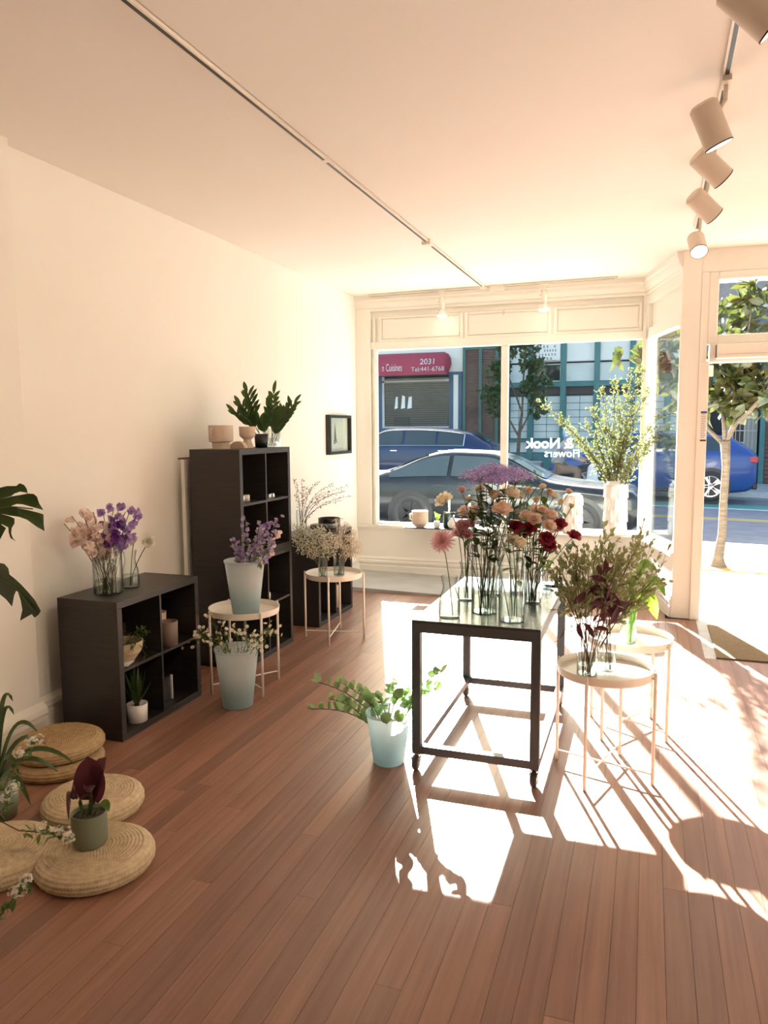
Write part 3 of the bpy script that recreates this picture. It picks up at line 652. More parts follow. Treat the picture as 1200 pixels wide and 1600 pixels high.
# --- lettering on the shop window, put on to be read from the street
t = text_mesh('& Nook', .15, WTXT, w1, Matrix.Translation(at(856,700,YB+.064)+OFF+Vector((.02,0,0))) @ Matrix.Rotation(PI,4,'Z') @ STAND, .0005, .0025)
text_mesh('Flowers', .115, WTXT, w1, Matrix.Translation(at(878,714,YB+.064)+OFF) @ Matrix.Rotation(PI,4,'Z') @ STAND, .0005, .0)

# --- the restaurant: pale wall, blue columns, crimson awning
FY = 25.0; TOPZ = 5.85
rb = thing('restaurant_building', 'restaurant front with blue columns and crimson awning across the street', 'building', (-9, FY, 0))
def rbx(x0, y0, z0, x1, y1, z1, name, m, **k): return MB().box(x0+9, y0-FY, z0, x1+9, y1-FY, z1).build(name, m, rb, **k)
rbx(-20, FY+.1, -.4, -5.92, FY+4, TOPZ, 'wall', STUC)
rbx(-9.0, FY-.02, -.1, -8.72, FY+.1, 3.5, 'column', NAVY); rbx(-6.36, FY-.02, -.1, -6.2, FY+.1, 3.5, 'column', NAVY); rbx(-6.04, FY-.02, -.1, -5.92, FY+.1, 3.5, 'column', NAVY)
rbx(-6.2, FY-.04, -.1, -6.04, FY+.1, 3.4, 'pilaster', STUC); rbx(-9, FY-.015, 3.4, -5.92, FY+.1, 3.5, 'fascia', NAVY)
rbx(-8.72, FY-.0, -.1, -6.36, FY+.1, 1.2, 'stall_riser', STUC); rbx(-8.72, FY-.02, 1.2, -6.36, FY+.1, 1.65, 'lower_panel', NAVY)
wi = rbx(-8.72, FY+.02, 1.65, -6.36, FY+.06, 3.4, 'window', DGLASS)
rbx(-8.72, FY-.02, 1.65, -8.64, FY+.05, 3.4, 'window_post', IRON); rbx(-8.72, FY-.02, 3.2, -6.36, FY+.04, 3.26, 'transom_bar', IRON); rbx(-8.72, FY-.0, 1.65, -6.36, FY+.05, 1.71, 'window_ledge', IRON)
for i in range(20):
    z = 1.75+i*.072; MB().box(-8.6+9, .005, z, -6.4+9, .018, z+.035).build('blind_slat', mat('dark_blind', (.1,.095,.085), .7) if i == 0 else bpy.data.materials['dark_blind'], wi)
for a, b, c in ((-8.28,-8.16,.1), (-8.05,-7.9,.16), (-7.82,-7.66,.1)): MB().prism([(a+9,2.3),(b+9,2.33),(b+9,2.72),(a+9+.05,2.6+c)], Matrix.Translation((0,.0,0))@STAND, .01).build('paper_notice', CERA, wi)
rbx(-8.3, FY-.03, 1.72, -7.75, FY+.0, 2.0, 'menu_box', BLACK)
aw = thing('awning', 'crimson rounded shop awning with white lettering', 'awning', (-7.95, FY-.02, 3.4))
q = MB(); prof = [(0,.76)]+[(-.75*math.sin(a), .12+.64*math.cos(a)) for a in [i*PI/2/8 for i in range(9)]]+[(-.75,0)]
n = len(prof); XA, XB = -1.9, 1.68; vs = []
for X, s in ((XA,1),(XB-.25,1),(XB-.1,.9),(XB-.02,.72),(XB,.45)):
    vs += [(X, y*(.35+.65*s) if X > XB-.05 else y, (z*s if z > .12 else z)) for y, z in prof]
q.add(vs, [(j*n+i, j*n+i+1, (j+1)*n+i+1, (j+1)*n+i) for j in range(4) for i in range(n-1)] + [tuple(range(4*n, 5*n))]); q.build('canopy', AWN, aw, smooth=True)
MB().box(XA,-.76,-.02,XB,-.73,.03).build('valance', AWN, aw)
AO = Vector((-7.95, FY-.02, 3.4)); text_mesh('n Cuisines', .34, WTXT, aw, Matrix.Translation(at(612.5,580,FY-.8)-AO)@Matrix.Diagonal((.5,1,1,1))@STAND)
text_mesh('2031', .27, WTXT, aw, Matrix.Translation(at(668,569,FY-.77)-AO)@Matrix.Rotation(-.3,4,'X')@STAND, .01); text_mesh('Tel:441-6768', .21, WTXT, aw, Matrix.Translation(at(668,580,FY-.8)-AO)@STAND)
# --- brick front with green posts
bb = thing('brick_building', 'dark brick front with green posts between restaurant and teal building', 'building', (-5.2, FY, 0))
MB().box(-.7, .05, -.3, .68, 4, TOPZ).build('wall', BRICK, bb)
for i in range(46):
    z = .6+i*.078; MB().box(-.64, .02, z, .62, .05, z+.062).build('brick_course', BRICK, bb)
for x in (-.64, -.1, .45, .62): MB().box(x-.05, -.04, -.2, x+.05, .05, 4.3 if x < .6 else 2.2).build('post', mat('green_post', (.04,.12,.1), .5) if x == -.64 else bpy.data.materials['green_post'], bb)
MB().box(-.68,-.03,4.2,.66,.05,4.35).build('beam', bpy.data.materials['green_post'], bb)
# --- teal building with paned windows
tl = thing('teal_building', 'long teal-framed building with many-paned windows across the street', 'building', (-1.2, FY, 0))
X0 = -1.2
MB().box(-4.45-X0, .25, -.4, 1.68-X0, 4, 4.44).build('wall', mat('dark_interior', (.05,.055,.06), .8), tl)
cols = [-4.42, -3.66, -2.63, -1.6, -.55, .5, 1.6]
for c in cols: MB().box(c-.085-X0, -.08, -.35, c+.085-X0, .25, 4.44).build('column', TEAL, tl)
MB().box(-4.5-X0, -.06, 2.93, 1.7-X0, .2, 3.08).build('beam', TEAL, tl); MB().box(-4.5-X0, .0, 1.18, 1.7-X0, .2, 1.26).build('beam', TEAL, tl)
MB().box(-4.5-X0, .05, 2.68, 1.7-X0, .25, 2.93).build('shaded_soffit_band', mat('soffit_shade', (.05,.04,.045), .7), tl); MB().box(-4.5-X0, .0, -.35, 1.7-X0, .2, .82).build('plinth', TEAL, tl)  # soffit strip, with the shade under the beam put into its dark colour
WFR = mat('white_window_frame', (.72,.74,.72), .5)
for i, (a, b) in enumerate(zip(cols, cols[1:])):
    a += .085-X0; b -= .085+X0; mid = (a+b)/2
    def framed(z0, z1, nm, pm, fw=.03):
        w_ = MB().box(a,.08,z0,a+fw,.16,z1).box(b-fw,.08,z0,b,.16,z1).box(a+fw,.08,z0,b-fw,.16,z0+fw).box(a+fw,.08,z1-fw,b-fw,.16,z1).build(nm, WFR, tl)
        MB().box(a+fw,.11,z0+fw,b-fw,.12,z1-fw).build('pane', pm, w_); return w_
    framed(3.72, 4.45, 'window', CERA if i else BLIND); framed(3.1, 3.66, 'window', [BLIND, DGLASS, BLIND, BLIND, DGLASS, BLIND][i])  # top panes white: the bright sky reflection is put into their colour
    framed(.84, 1.17, 'window', BLIND)
    g = MB().box(a,.08,1.27,a+.02,.16,2.66).box(b-.02,.08,1.27,b,.16,2.66).box(a,.08,1.27,b,.16,1.29).box(a,.08,2.64,b,.16,2.66).build('window', TEAL, tl)
    for r in range(6):
        z0 = 1.29+r*.225
        for cx0, cx1 in ((a+.02, mid-.008), (mid+.008, b-.02)): MB().box(cx0,.1,z0+.008,cx1,.11,z0+.217).build('pane', BLIND, g)
sg = thing('wall_sign', 'reflected white sign with rows of dark characters, built as a board', 'sign', (-3.15, FY-.1, 4.02))  # mirrored sign reflection, modelled as a solid board with characters
MB().box(-.42,-.02,-.26,.42,.02,.28).build('board', CERA, sg)
for r, (ln, wd) in enumerate(((6,.09),(8,.075),(7,.07),(6,.09))):
    for c in range(ln):
        if (c*5+r*3) % 7 == 6: continue
        x = (c-ln/2)*(.68/ln); z = .17-r*.125; MB().box(x,-.024,z,x+wd*.55,-.02,z+.018).box(x+wd*.2,-.024,z-.03,x+wd*.34,-.02,z+.04).box(x,-.024,z-.035,x+wd*.6,-.02,z-.022).build('character', BLACK, sg)
# upper storey and eaves
up = thing('upper_storey', 'upper storey with shingled eaves above the teal windows', 'building', (0, FY, 4.45))
MB().box(-4.45,.1,.0,12,.3,1.4).build('wall', mat('slate_blue_wall', (.16,.19,.23), .7), up); MB().box(-4.5,-.5,.55,12,.3,.66).build('cornice', WFR, up)
q = MB().add([(-4.5,-.6,.66),(12,-.6,.66),(12,.1,1.4),(-4.5,.1,1.4)], [(0,1,2,3)]); q.build('shingles', SHING, up)
MB().box(1.8,-.02,-.75,12,.1,.0).build('window_band', WFR, up)
for i in range(9): MB().box(2.2+i*1.1,-.06,-.75,2.36+i*1.1,.1,.1).build('post', TEAL, up)
# --- entrance with the iron gate at the right
en = thing('entrance_building', 'dark doorway with pale iron gate and brick pier across the street', 'building', (2.4, FY, 0))
MB().box(-.68,.6,-.4,9,4,3.69).build('wall', bpy.data.materials['dark_interior'], en)
MB().box(-.68,-.05,2.95,.66,.4,3.69).build('lintel', TEAL, en); MB().box(-.7,.1,2.28,.75,.14,2.32).build('rail', IRON, en)
for i in range(13): MB().box(-.7+i*.115,.1,2.32,-.685+i*.115,.12,2.95).build('bar', IRON, en)
gt = MB().box(-.22,.1,-.12,.62,.13,2.0).build('door', mat('greige_door', (.32,.3,.28), .6), en)
MB().box(-.05,.085,1.15,.3,.1,1.75).build('window_frame', IRON, gt); MB().box(-.02,.08,1.18,.27,.085,1.72).build('pane', DGLASS, gt)
for i in range(8): MB().box(-.2+i*.115,.05,-.1,-.185+i*.115,.07,1.98).build('gate_bar', IRON, gt)
for z in (-.1, .75, 1.5, 1.97): MB().box(-.22,.045,z,.62,.07,z+.025).build('gate_rail', IRON, gt)
MB().box(-.26,.0,.35,-.02,.05,1.05).build('notice', CERA, gt)
MB().box(.68,-.05,-.2,.82,.3,3.69).build('post', TEAL, en); MB().box(1.06,-.05,-.2,9,.3,3.69).build('side_wall', TEAL, en)
for i in range(26): MB().box(.83,-.03,-.15+i*.125,1.05,.3,-.15+i*.125+.112).build('brick', BRICK, en)

# ------------------------------------------------------------------ cars
def cr(p0, p1, p2, p3, t): return .5*((2*p1)+(-p0+p2)*t+(2*p0-5*p1+4*p2-p3)*t*t+(-p0+3*p1-3*p2+p3)*t**3)
def car(label, loc, face, st, paint, wheels, sidewin, wshield, rglass, wr=.33, trim=None, lamp='tail', slope=0, rimm=None):
    """st: stations (x, bottom, belt, top, half width at belt, half width at roof), rear to front"""
    t = thing('parked_car', label, 'car', loc); t.rotation_euler = (0, slope, 0 if face > 0 else PI)
    def ev(x):
        i = max(0, min(len(st)-2, next((k for k in range(len(st)-1) if st[k+1][0] >= x), len(st)-2)))
        u = (x-st[i][0])/(st[i+1][0]-st[i][0]); a = st[max(0,i-1)]; b = st[i]; c = st[i+1]; d = st[min(len(st)-1,i+2)]
        return [b[j]*(1-u)+c[j]*u if (i == 0 or i == len(st)-2) else cr(a[j], b[j], c[j], d[j], u) for j in range(1, 6)]
    def sec(x):
        zb, be, tp, hb, ht = ev(x)
        return [(hb*.9,zb),(hb*.985,zb+.1),(hb,(zb+be)/2),(hb*.995,be-.1),(hb*.96,be),(ht,tp-.05 if tp-be > .15 else tp-.02),(ht*.86,tp),(0,tp+.02)]
    xs = [st[0][0]+(st[-1][0]-st[0][0])*i/44 for i in range(45)]; q = MB(); vs = []
    for x in xs:
        s = sec(x); vs += [(x,y,z) for y, z in s]+[(x,-y,z) for y, z in s[-2::-1]]
    m = 15; fs = [(i*m+k, (i+1)*m+k, (i+1)*m+k+1, i*m+k+1) for i in range(44) for k in range(m-1)]+[tuple(range(m)), tuple(range(44*m+m-1, 44*m-1, -1))]
    fs += [(i*m+m-1, (i+1)*m+m-1, (i+1)*m, i*m) for i in range(44)]
    q.add(vs, fs); q.build('body', paint, t, smooth=True)
    for sy in (1, -1):
        for xa, xb in sidewin:
            q = MB(); vs = []
            for i in range(9):
                x = xa+(xb-xa)*i/8; s = sec(x); a = Vector((x, s[4][0], s[4][1])); b = Vector((x, s[5][0], s[5][1])); o = Vector((0,.012,.004))
                for u in (.12, .95):
                    p = a.lerp(b, u)+o; vs.append((p.x, sy*p.y, p.z))
            q.add(vs, [(2*i,2*i+1,2*i+3,2*i+2) for i in range(8)]); q.build('side_window', CARGL, t, smooth=True)
        if trim:
            x0, x1 = sidewin[0][0], sidewin[-1][1]; lo = []; hi = []
            for i in range(17):
                x = x0+(x1-x0)*i/16; s = sec(x); a = Vector((x,s[4][0],s[4][1])); b = Vector((x,s[5][0],s[5][1]))
                for L_, u in ((lo,.06),(hi,1.0)):
                    p = a.lerp(b,u); L_.append((p.x, sy*(p.y+.016), p.z+.004))
            MB().tube(lo+hi[::-1]+[lo[0]], .013, 5).build('chrome_trim', CHR, t)
        for wx in wheels:
            y = sy*(ev(wx)[3]-.02); wz = wr
            M = Matrix.Translation((wx, y, wz)) @ Matrix.Rotation(-sy*PI/2, 4, 'X')
            MB().lathe([(wr*1.16,.0),(wr*1.18,.024),(wr*.9,.026),(.01,.026)], 28, M).build('wheel_arch', BLACK, t)
            ty = MB().lathe([(wr*.62,-.1),(wr*.95,-.1),(wr,-.06),(wr,.0),(wr*.95,.03),(wr*.68,.035),(wr*.66,.028)], 28, M).build('tyre', RUB, t, smooth=True)
            MB().lathe([(.001,.03),(wr*.16,.034),(wr*.2,.03)], 16, M).build('hub', rimm or CHR, ty); MB().lathe([(wr*.6,.029),(wr*.68,.032),(wr*.68,.028)], 28, M).build('rim', rimm or CHR, ty)
            for k in range(5):
                for e in (-.16, .16):
                    a = k*2*PI/5; p0 = M@Vector((wr*.14*math.cos(a), wr*.14*math.sin(a), .031)); p1 = M@Vector((wr*.63*math.cos(a+e), wr*.63*math.sin(a+e), .031)); MB().bar(p0, p1, .012, .05).build('spoke', rimm or CHR, ty)
        s = sec(st[1][0]); z = s[4][1]
        MB().box(st[0][0]-.0, sy*s[4][0]-.02*sy-.14, z-.2, st[1][0]+.12, sy*s[4][0]+(.02 if sy > 0 else .14)-(.0 if sy > 0 else .1), z-.06).build('tail_lamp', TAILM, t, bevel=.015)
        xm = sidewin[-1][1]-.1; s = sec(xm); MB().ell((xm, sy*(s[4][0]+.09), s[4][1]+.06), .1, .07, .065, 10, 6).build('wing_mirror', paint, t, smooth=True)
        for xh in (sidewin[0][1]-.12, sidewin[-1][0]+.2):
            s = sec(xh); MB().box(xh-.09, sy*s[3][0]-.012, s[3][1]-.02, xh+.09, sy*s[3][0]+.018*sy if sy > 0 else sy*s[3][0]+.012, s[3][1]+.01).build('door_handle', rimm or CHR, t)
        s = sec((wheels[0]+wheels[1])/2); MB().box(wheels[0]+wr*1.2, sy*s[1][0]-.015, s[0][1]+.02, wheels[1]-wr*1.2, sy*s[1][0]+.015, s[0][1]+.1).build('side_skirt', BLACK, t)
    for nm, (xa, xb) in (('windscreen', wshield), ('rear_window', rglass)):
        q = MB(); vs = []
        for i in range(7):
            x = xa+(xb-xa)*i/6; s = sec(x); vs += [(x, s[6][0]*e, s[6][1]+.02*(1-abs(e))+.012) for e in (-1,-.5,0,.5,1)]
        q.add(vs, [(i*5+k,(i+1)*5+k,(i+1)*5+k+1,i*5+k+1) for i in range(6) for k in range(4)]); q.build(nm, CARGL, t, smooth=True)
    L = st[-1][0]; s = sec(L-.1)
    MB().box(L-.12, -s[2][0]*.9, s[0][1]+.02, L+.03, s[2][0]*.9, s[0][1]+.16).build('front_bumper', BLACK, t, bevel=.03); MB().box(-.03, -sec(.1)[2][0]*.92, sec(.1)[0][1], .1, sec(.1)[2][0]*.92, sec(.1)[0][1]+.15).build('rear_bumper', BLACK, t, bevel=.03)
    return t
CARGL = mat('tinted_car_glass', (.045,.065,.075), .08, spec=.5, coat=.2); TAILM = mat('red_tail_lamp', (.5,.03,.05), .2)
BLKP = mat('black_car_paint', (.01,.012,.014), .25, coat=.45, crough=.08, spec=.4); BLUP = mat('dark_blue_car_paint', (.012,.028,.09), .3, coat=.5, crough=.09, spec=.4); BLU2 = mat('bright_blue_car_paint', (.025,.07,.26), .3, coat=.5, crough=.09, spec=.4)
sedan = [(0,.42,.78,.84,.7,.6),(.12,.26,.87,.93,.82,.7),(.7,.2,.9,.99,.88,.72),(1.6,.2,.92,1.33,.9,.6),(2.3,.2,.93,1.37,.9,.62),(2.75,.2,.93,1.31,.9,.62),(3.52,.2,.9,.96,.89,.74),(4.85,.24,.78,.84,.84,.7),(5.05,.4,.55,.62,.68,.58)]
wagon = [(0,.4,1.05,1.12,.74,.62),(.15,.28,1.14,1.26,.86,.7),(.6,.22,1.16,1.5,.92,.7),(1.4,.2,1.15,1.6,.93,.7),(2.4,.2,1.13,1.61,.93,.7),(3.05,.2,1.11,1.53,.93,.7),(3.75,.22,1.05,1.12,.92,.78),(4.5,.28,.86,.93,.86,.72),(4.72,.42,.62,.7,.7,.6)]
car('black sedan parked at the kerb right outside the shop window', (-5.05, 13.0, zr(-3)), 1, sedan, BLKP, (1.3, 4.05), ((.9,1.9),(1.97,3.1)), (2.83,3.5), (.76,1.5), .335, slope=.02, rimm=BLACK)
car('dark blue wagon with red tail lamp parked across the street', (-3.78, 20.1, zr(-6)), -1, wagon, BLUP, (.95, 3.75), ((.75,1.45),(1.5,2.35),(2.42,3.3)), (3.1,3.72), (.2,.55), .34, trim=True, slope=-.02)
car('bright blue car with five-spoke wheels parked across the street', (2.35, 20.1, zr(0)), -1, wagon, BLU2, (.98, 3.78), ((.75,1.45),(1.5,2.35),(2.42,3.3)), (3.1,3.72), (.2,.55), .37, slope=-.02)

# ------------------------------------------------------------------ scooter and rider
def skin(name, pts, edges, m, parent, root=0):
    me = bpy.data.meshes.new(name); me.from_pydata([p[:3] for p in pts], edges, []); me.materials.append(m)
    o = bpy.data.objects.new(name, me); COL.objects.link(o); o.parent = parent
    md = o.modifiers.new('skin', 'SKIN'); md.use_smooth_shade = True
    for i, p in enumerate(pts):
        d = me.skin_vertices[0].data[i]; d.radius = (p[3], p[3]); d.use_root = (i == root)
    sb = o.modifiers.new('sub', 'SUBSURF'); sb.levels = 1; sb.render_levels = 2
    return o
SY = 16.6; SX = -1.55; SZ = zr(SX)
WHP = mat('white_scooter_paint', (.8,.8,.8), .3, coat=.6)
sct = thing('motor_scooter', 'white motor scooter passing along the street', 'scooter', (SX, SY, SZ))
for wx in (-.62, .66):
    M = Matrix.Translation((wx,0,.26)) @ Matrix.Rotation(PI/2,4,'X')
    ty = MB().lathe([(.14,-.05),(.22,-.055),(.26,-.02),(.26,.02),(.22,.055),(.14,.05)], 24, M).build('tyre', RUB, sct, smooth=True); MB().lathe([(.001,-.03),(.15,-.04),(.15,.04),(.001,.03)], 16, M).build('wheel_hub', CHR, ty)
MB().prism([(-.85,.5),(-.8,.72),(-.2,.74),(-.08,.6),(.0,.36),(.2,.3),(.2,.2),(-.3,.2),(-.4,.42),(-.6,.55)], Matrix.Translation((0,0,0))@STAND, .3).build('rear_body', WHP, sct, bevel=.04)
MB().prism([(.2,.2),(.2,.3),(.3,.5),(.36,.95),(.46,.98),(.56,.72),(.5,.4),(.42,.25)], STAND, .36).build('leg_shield', WHP, sct, bevel=.05)
MB().prism([(.4,.5),(.55,.62),(.86,.52),(.96,.4),(.85,.42),(.66,.53),(.5,.45)], STAND, .16).build('front_mudguard', WHP, sct, bevel=.03)
MB().tube([(.66,.09,.26),(.52,.07,.7),(.4,.05,.98)], .025, 8).build('fork', CHR, sct); MB().tube([(.3,-.34,1.02),(.4,-.16,1.02),(.42,0,.99),(.4,.16,1.02),(.3,.34,1.02)], .018, 8).build('handlebar', BLACK, sct)
MB().box(-.8,-.15,.72,-.0,.15,.82).build('seat', BLACK, sct, bevel=.04); MB().ell((.5,0,.92), .07,.1,.08).build('headlamp', CERA, sct, smooth=True)
for s_ in (-1,1): MB().ell((.32,s_*.3,1.16),.02,.07,.045).tube([(.36,s_*.2,1.02),(.33,s_*.28,1.13)],.006,5).build('mirror', BLACK, sct)
MB().box(-.95,-.2,.74,-.6,.2,1.02).build('top_box', mat('grey_box', (.12,.13,.16), .5), sct, bevel=.03)
pr = thing('person', 'person in blue helmet, grey jacket and brown trousers riding the scooter', 'person', (SX, SY, SZ))
SKIN = mat('skin', (.5,.3,.22), .6); JACK = mat('grey_jacket', (.3,.32,.35), .8, c2=(.24,.26,.29), scale=12); TROU = mat('brown_trousers', (.24,.16,.11), .85); HELM = mat('blue_helmet', (.2,.32,.55), .15, coat=1)
body = [(-.3,0,.88,.13),(-.26,0,1.1,.13),(-.16,0,1.32,.14),(-.1,0,1.45,.055),(-.06,0,1.56,.085),(-.05,0,1.64,.08)]
bed = [(0,1),(1,2),(2,3),(3,4),(4,5)]
for s_ in (-1,1):
    o = len(body); body += [(-.14,s_*.2,1.36,.06),(.02,s_*.26,1.16,.045),(.24,s_*.3,1.06,.035),(.3,s_*.31,1.04,.035),(-.24,s_*.1,.86,.085),(.16,s_*.16,.84,.065),(.1,s_*.16,.48,.045),(.12,s_*.15,.34,.035),(.24,s_*.16,.325,.03)]
    bed += [(2,o),(o,o+1),(o+1,o+2),(o+2,o+3),(0,o+4),(o+4,o+5),(o+5,o+6),(o+6,o+7),(o+7,o+8)]
skin('body', body, bed, SKIN, pr)
jk = [(-.3,0,.9,.16),(-.27,0,1.1,.165),(-.16,0,1.32,.165),(-.12,0,1.42,.08)]; je = [(0,1),(1,2),(2,3)]
for s_ in (-1,1):
    o = len(jk); jk += [(-.14,s_*.2,1.36,.085),(.02,s_*.26,1.16,.068),(.22,s_*.3,1.07,.052)]; je += [(2,o),(o,o+1),(o+1,o+2)]
skin('jacket', jk, je, JACK, pr)
tk = [(-.3,0,.87,.15)]; te = []
for s_ in (-1,1):
    o = len(tk); tk += [(-.22,s_*.1,.86,.11),(.16,s_*.16,.84,.088),(.1,s_*.16,.48,.065),(.11,s_*.155,.38,.06)]; te += [(0,o),(o,o+1),(o+1,o+2),(o+2,o+3)]
skin('trousers', tk, te, TROU, pr)
hm = MB().lathe([(.001,.17),(.06,.16),(.11,.12),(.14,.05),(.145,-.02),(.135,-.09),(.12,-.12)], 20, Matrix.Translation((-.05,0,1.62))).build('helmet', HELM, pr, smooth=True)
MB().ell((.02,0,1.6), .085,.1,.055, 12, 6).build('visor', DGLASS, hm, smooth=True)
for s_ in (-1,1): MB().ell((.16,s_*.16,.315), .13,.05,.045, 10, 6).build('shoe', BLACK, pr, smooth=True)
# face features under the visor, fingers on the grips
for s_ in (-1,1):
    hd = MB()
    for k in range(4): hd.tube([(.29,s_*(.27+k*.022),1.05),(.33,s_*(.27+k*.022),1.035),(.335,s_*(.27+k*.022),1.005),(.305,s_*(.27+k*.022),.995)], .0095, 6)
    hd.tube([(.28,s_*.265,1.03),(.29,s_*.25,1.005),(.31,s_*.25,.995)], .01, 6); hd.build('fingers', SKIN, pr, smooth=True)

# ------------------------------------------------------------------ trees
def leafy(mb, p, d, n, L, W, spread=.5):
    for i in range(n):
        dd = (Vector(d)*.4+rvec()*spread+Vector((0,0,.15))).normalized(); mb.leaf(Vector(p)+rvec()*.03, dd, rvec()+Vector((0,0,.8)), L*rnd(.7,1.1), W*rnd(.8,1.1), rnd(.1,.5), .12, 3)
MAGT = mat('magnolia_leaf', (.028,.05,.014), .3, c2=(.085,.06,.025), scale=5, trans=.18, tcol=(.12,.14,.02))
tr = thing('street_tree', 'young magnolia tree with pale trunk on the sidewalk outside the door', 'tree', (.823, 9.77, zs(.82)))
MB().tube([(0,0,0),(-.0,0,.04),(.0,0,.12),(.03,0,.4),(.03,0,.8),(.04,0,1.2),(.02,0,1.5)], [.11,.085,.06,.048,.045,.044,.058], 12).build('trunk', BARK, tr, smooth=True)
brs = [[(.02,0,1.45),(-.0,.0,1.7),(-.05,.05,2.0),(-.12,.1,2.4),(-.2,.1,2.9)], [(.02,0,1.45),(.1,-.05,1.7),(.15,-.08,2.0),(.18,-.1,2.4),(.22,-.1,3.0)], [(.03,0,1.5),(.16,.1,1.75),(.32,.15,2.0),(.55,.2,2.35),(.8,.2,2.7)],
       [(0,0,1.47),(-.15,.05,1.62),(-.35,.1,1.85),(-.6,.1,2.15),(-.85,.15,2.5)], [(.1,-.05,1.7),(.25,-.2,1.85),(.4,-.3,2.05),(.5,-.35,2.4)], [(-.05,.05,2.0),(.05,.2,2.2),(.1,.35,2.5),(.1,.4,2.9)], [(-.35,.1,1.85),(-.5,-.1,2.1),(-.65,-.15,2.5),(-.7,-.2,2.9)], [(.32,.15,2.0),(.6,.0,2.1),(.95,-.05,2.2),(1.2,-.05,2.4)]]
q = MB()
tips = []
for b in brs:
    bo = MB().tube(b, [.028-.0045*i for i in range(len(b))], 7).build('branch', BARK, tr, smooth=True)
    for i in range(1, len(b)): tips.append((Vector(b[i]), Vector(b[i])-Vector(b[i-1]), i))
for p, d, i in tips:
    if p.z < 1.95: continue
    for j in range(8):
        c = p + rvec()*rnd(.05,.36); leafy(q, c, d, 7, .22, .1, .8)
q.build('foliage', MAGT, tr, smooth=True, kind='stuff')
ft_ = thing('street_tree', 'slender dark ficus tree in front of the teal building', 'tree', (-3.62, 22.3, zs(-3.6)))
MB().tube([(0,0,0),(.02,0,.8),(.05,0,1.4),(.12,0,2.0)], [.07,.055,.05,.04], 8).build('trunk', BARK, ft_, smooth=True)
for b in ([(.05,0,1.4),(.3,0,1.9),(.5,0,2.4),(.45,0,3.2)], [(.12,0,2.0),(-.1,0,2.6),(-.35,0,3.2),(-.3,0,4.0)], [(.12,0,2.0),(.15,0,3.0),(.2,.1,4.2)], [(.04,0,1.3),(-.3,0,1.9),(-.6,0,2.3),(-.75,0,2.9)]):
    MB().tube(b, [.03,.025,.02,.015][:len(b)], 6).build('branch', BARK, ft_)
q = MB()
for c, r_, n_ in (((.5,0,2.6),.5,60),((.4,0,3.3),.45,55),((.2,0,4.1),.5,55),((-.3,0,3.9),.45,45),((-.55,0,3.3),.42,45),((-.75,0,2.6),.4,40),((-.6,0,2.1),.28,22),((.65,0,2.0),.25,14)):
    for i in range(n_): leafy(q, Vector(c)+rvec()*r_*rnd(.2,1), (0,0,1), 5, .19, .1, 1)
q.build('foliage', DGREEN, ft_, smooth=True, kind='stuff')
# ================================================================== FLOWERS AND PLANTS
ORD = ['second','third','fourth','fifth','sixth','seventh','eighth','ninth','tenth','eleventh','twelfth','thirteenth','fourteenth','fifteenth','sixteenth','seventeenth','eighteenth']
def ranks(us):
    """place of each in the row as seen from the left"""
    us = list(us); o = sorted(range(len(us)), key=lambda i: us[i]); r = [0]*len(us)
    for k, i in enumerate(o): r[i] = k
    return ['leftmost' if k == 0 else 'rightmost' if k == len(us)-1 else ORD[k-1]+' from left' for k in r]
def rose_bloom(mb, p, axis, r, full=1.0):
    M = frame(p, axis, rnd(0, 6))
    for n, L, W, a0, a1, r0 in ((3,.75,.6,0,-28,.12),(4,.9,.8,8,-12,.16),(5,1.0,.95,22,12,.2),(5,1.05,1.05,40,45*full,.22),(5,1.0,1.1,58,85*full,.2)):
        o = rnd(0,6)
        for k in range(n): mb.petal(M, o+2*PI*k/n+rnd(-.1,.1), r0*r, -.25*r, L*r, W*r, a0+rnd(-5,5), a1+rnd(-8,8), .16)
def mum_bloom(mb, p, axis, r):
    M = frame(p, axis)
    for n, L, a0, a1 in ((7,.35,10,-10),(10,.5,20,10),(13,.7,35,35),(16,.88,52,60),(18,1.0,70,88),(16,.95,88,115)):
        o = rnd(0,6)
        for k in range(n): mb.petal(M, o+2*PI*k/n, .05*r, 0, L*r, .2*r, a0, a1+rnd(-6,6), .25, 3, 2, .3)
def daisy_bloom(mb, p, axis, r, n=9):
    M = frame(p, axis)
    for k in range(n): mb.petal(M, 2*PI*k/n, .2*r, 0, .8*r, .42*r, 80, 95, 0, 2, 2, .6)
def pea_bloom(mb, p, axis, r):
    M = frame(p, axis, rnd(0,6))
    for ph, L, W, a0, a1 in ((0,1.0,1.5,20,60),(.9,.8,.9,30,50),(-.9,.8,.9,30,50),(PI,.75,.9,10,40),(2.3,.7,.8,40,80),(-2.3,.7,.8,40,80)):
        mb.petal(M, ph+rnd(-.2,.2), .03*r, 0, L*r, W*r, a0+rnd(-15,15), a1+rnd(-20,25), rnd(-.15,.25), 3, 2, .9)
def stem_of(base, tip, sag=.0, n=8, mid=.55):
    base = Vector(base); tip = Vector(tip); c = base.lerp(tip, mid); c.x = base.x+(tip.x-base.x)*.32; c.y = base.y+(tip.y-base.y)*.32; c.z += sag
    return bez(base, c, tip, n)
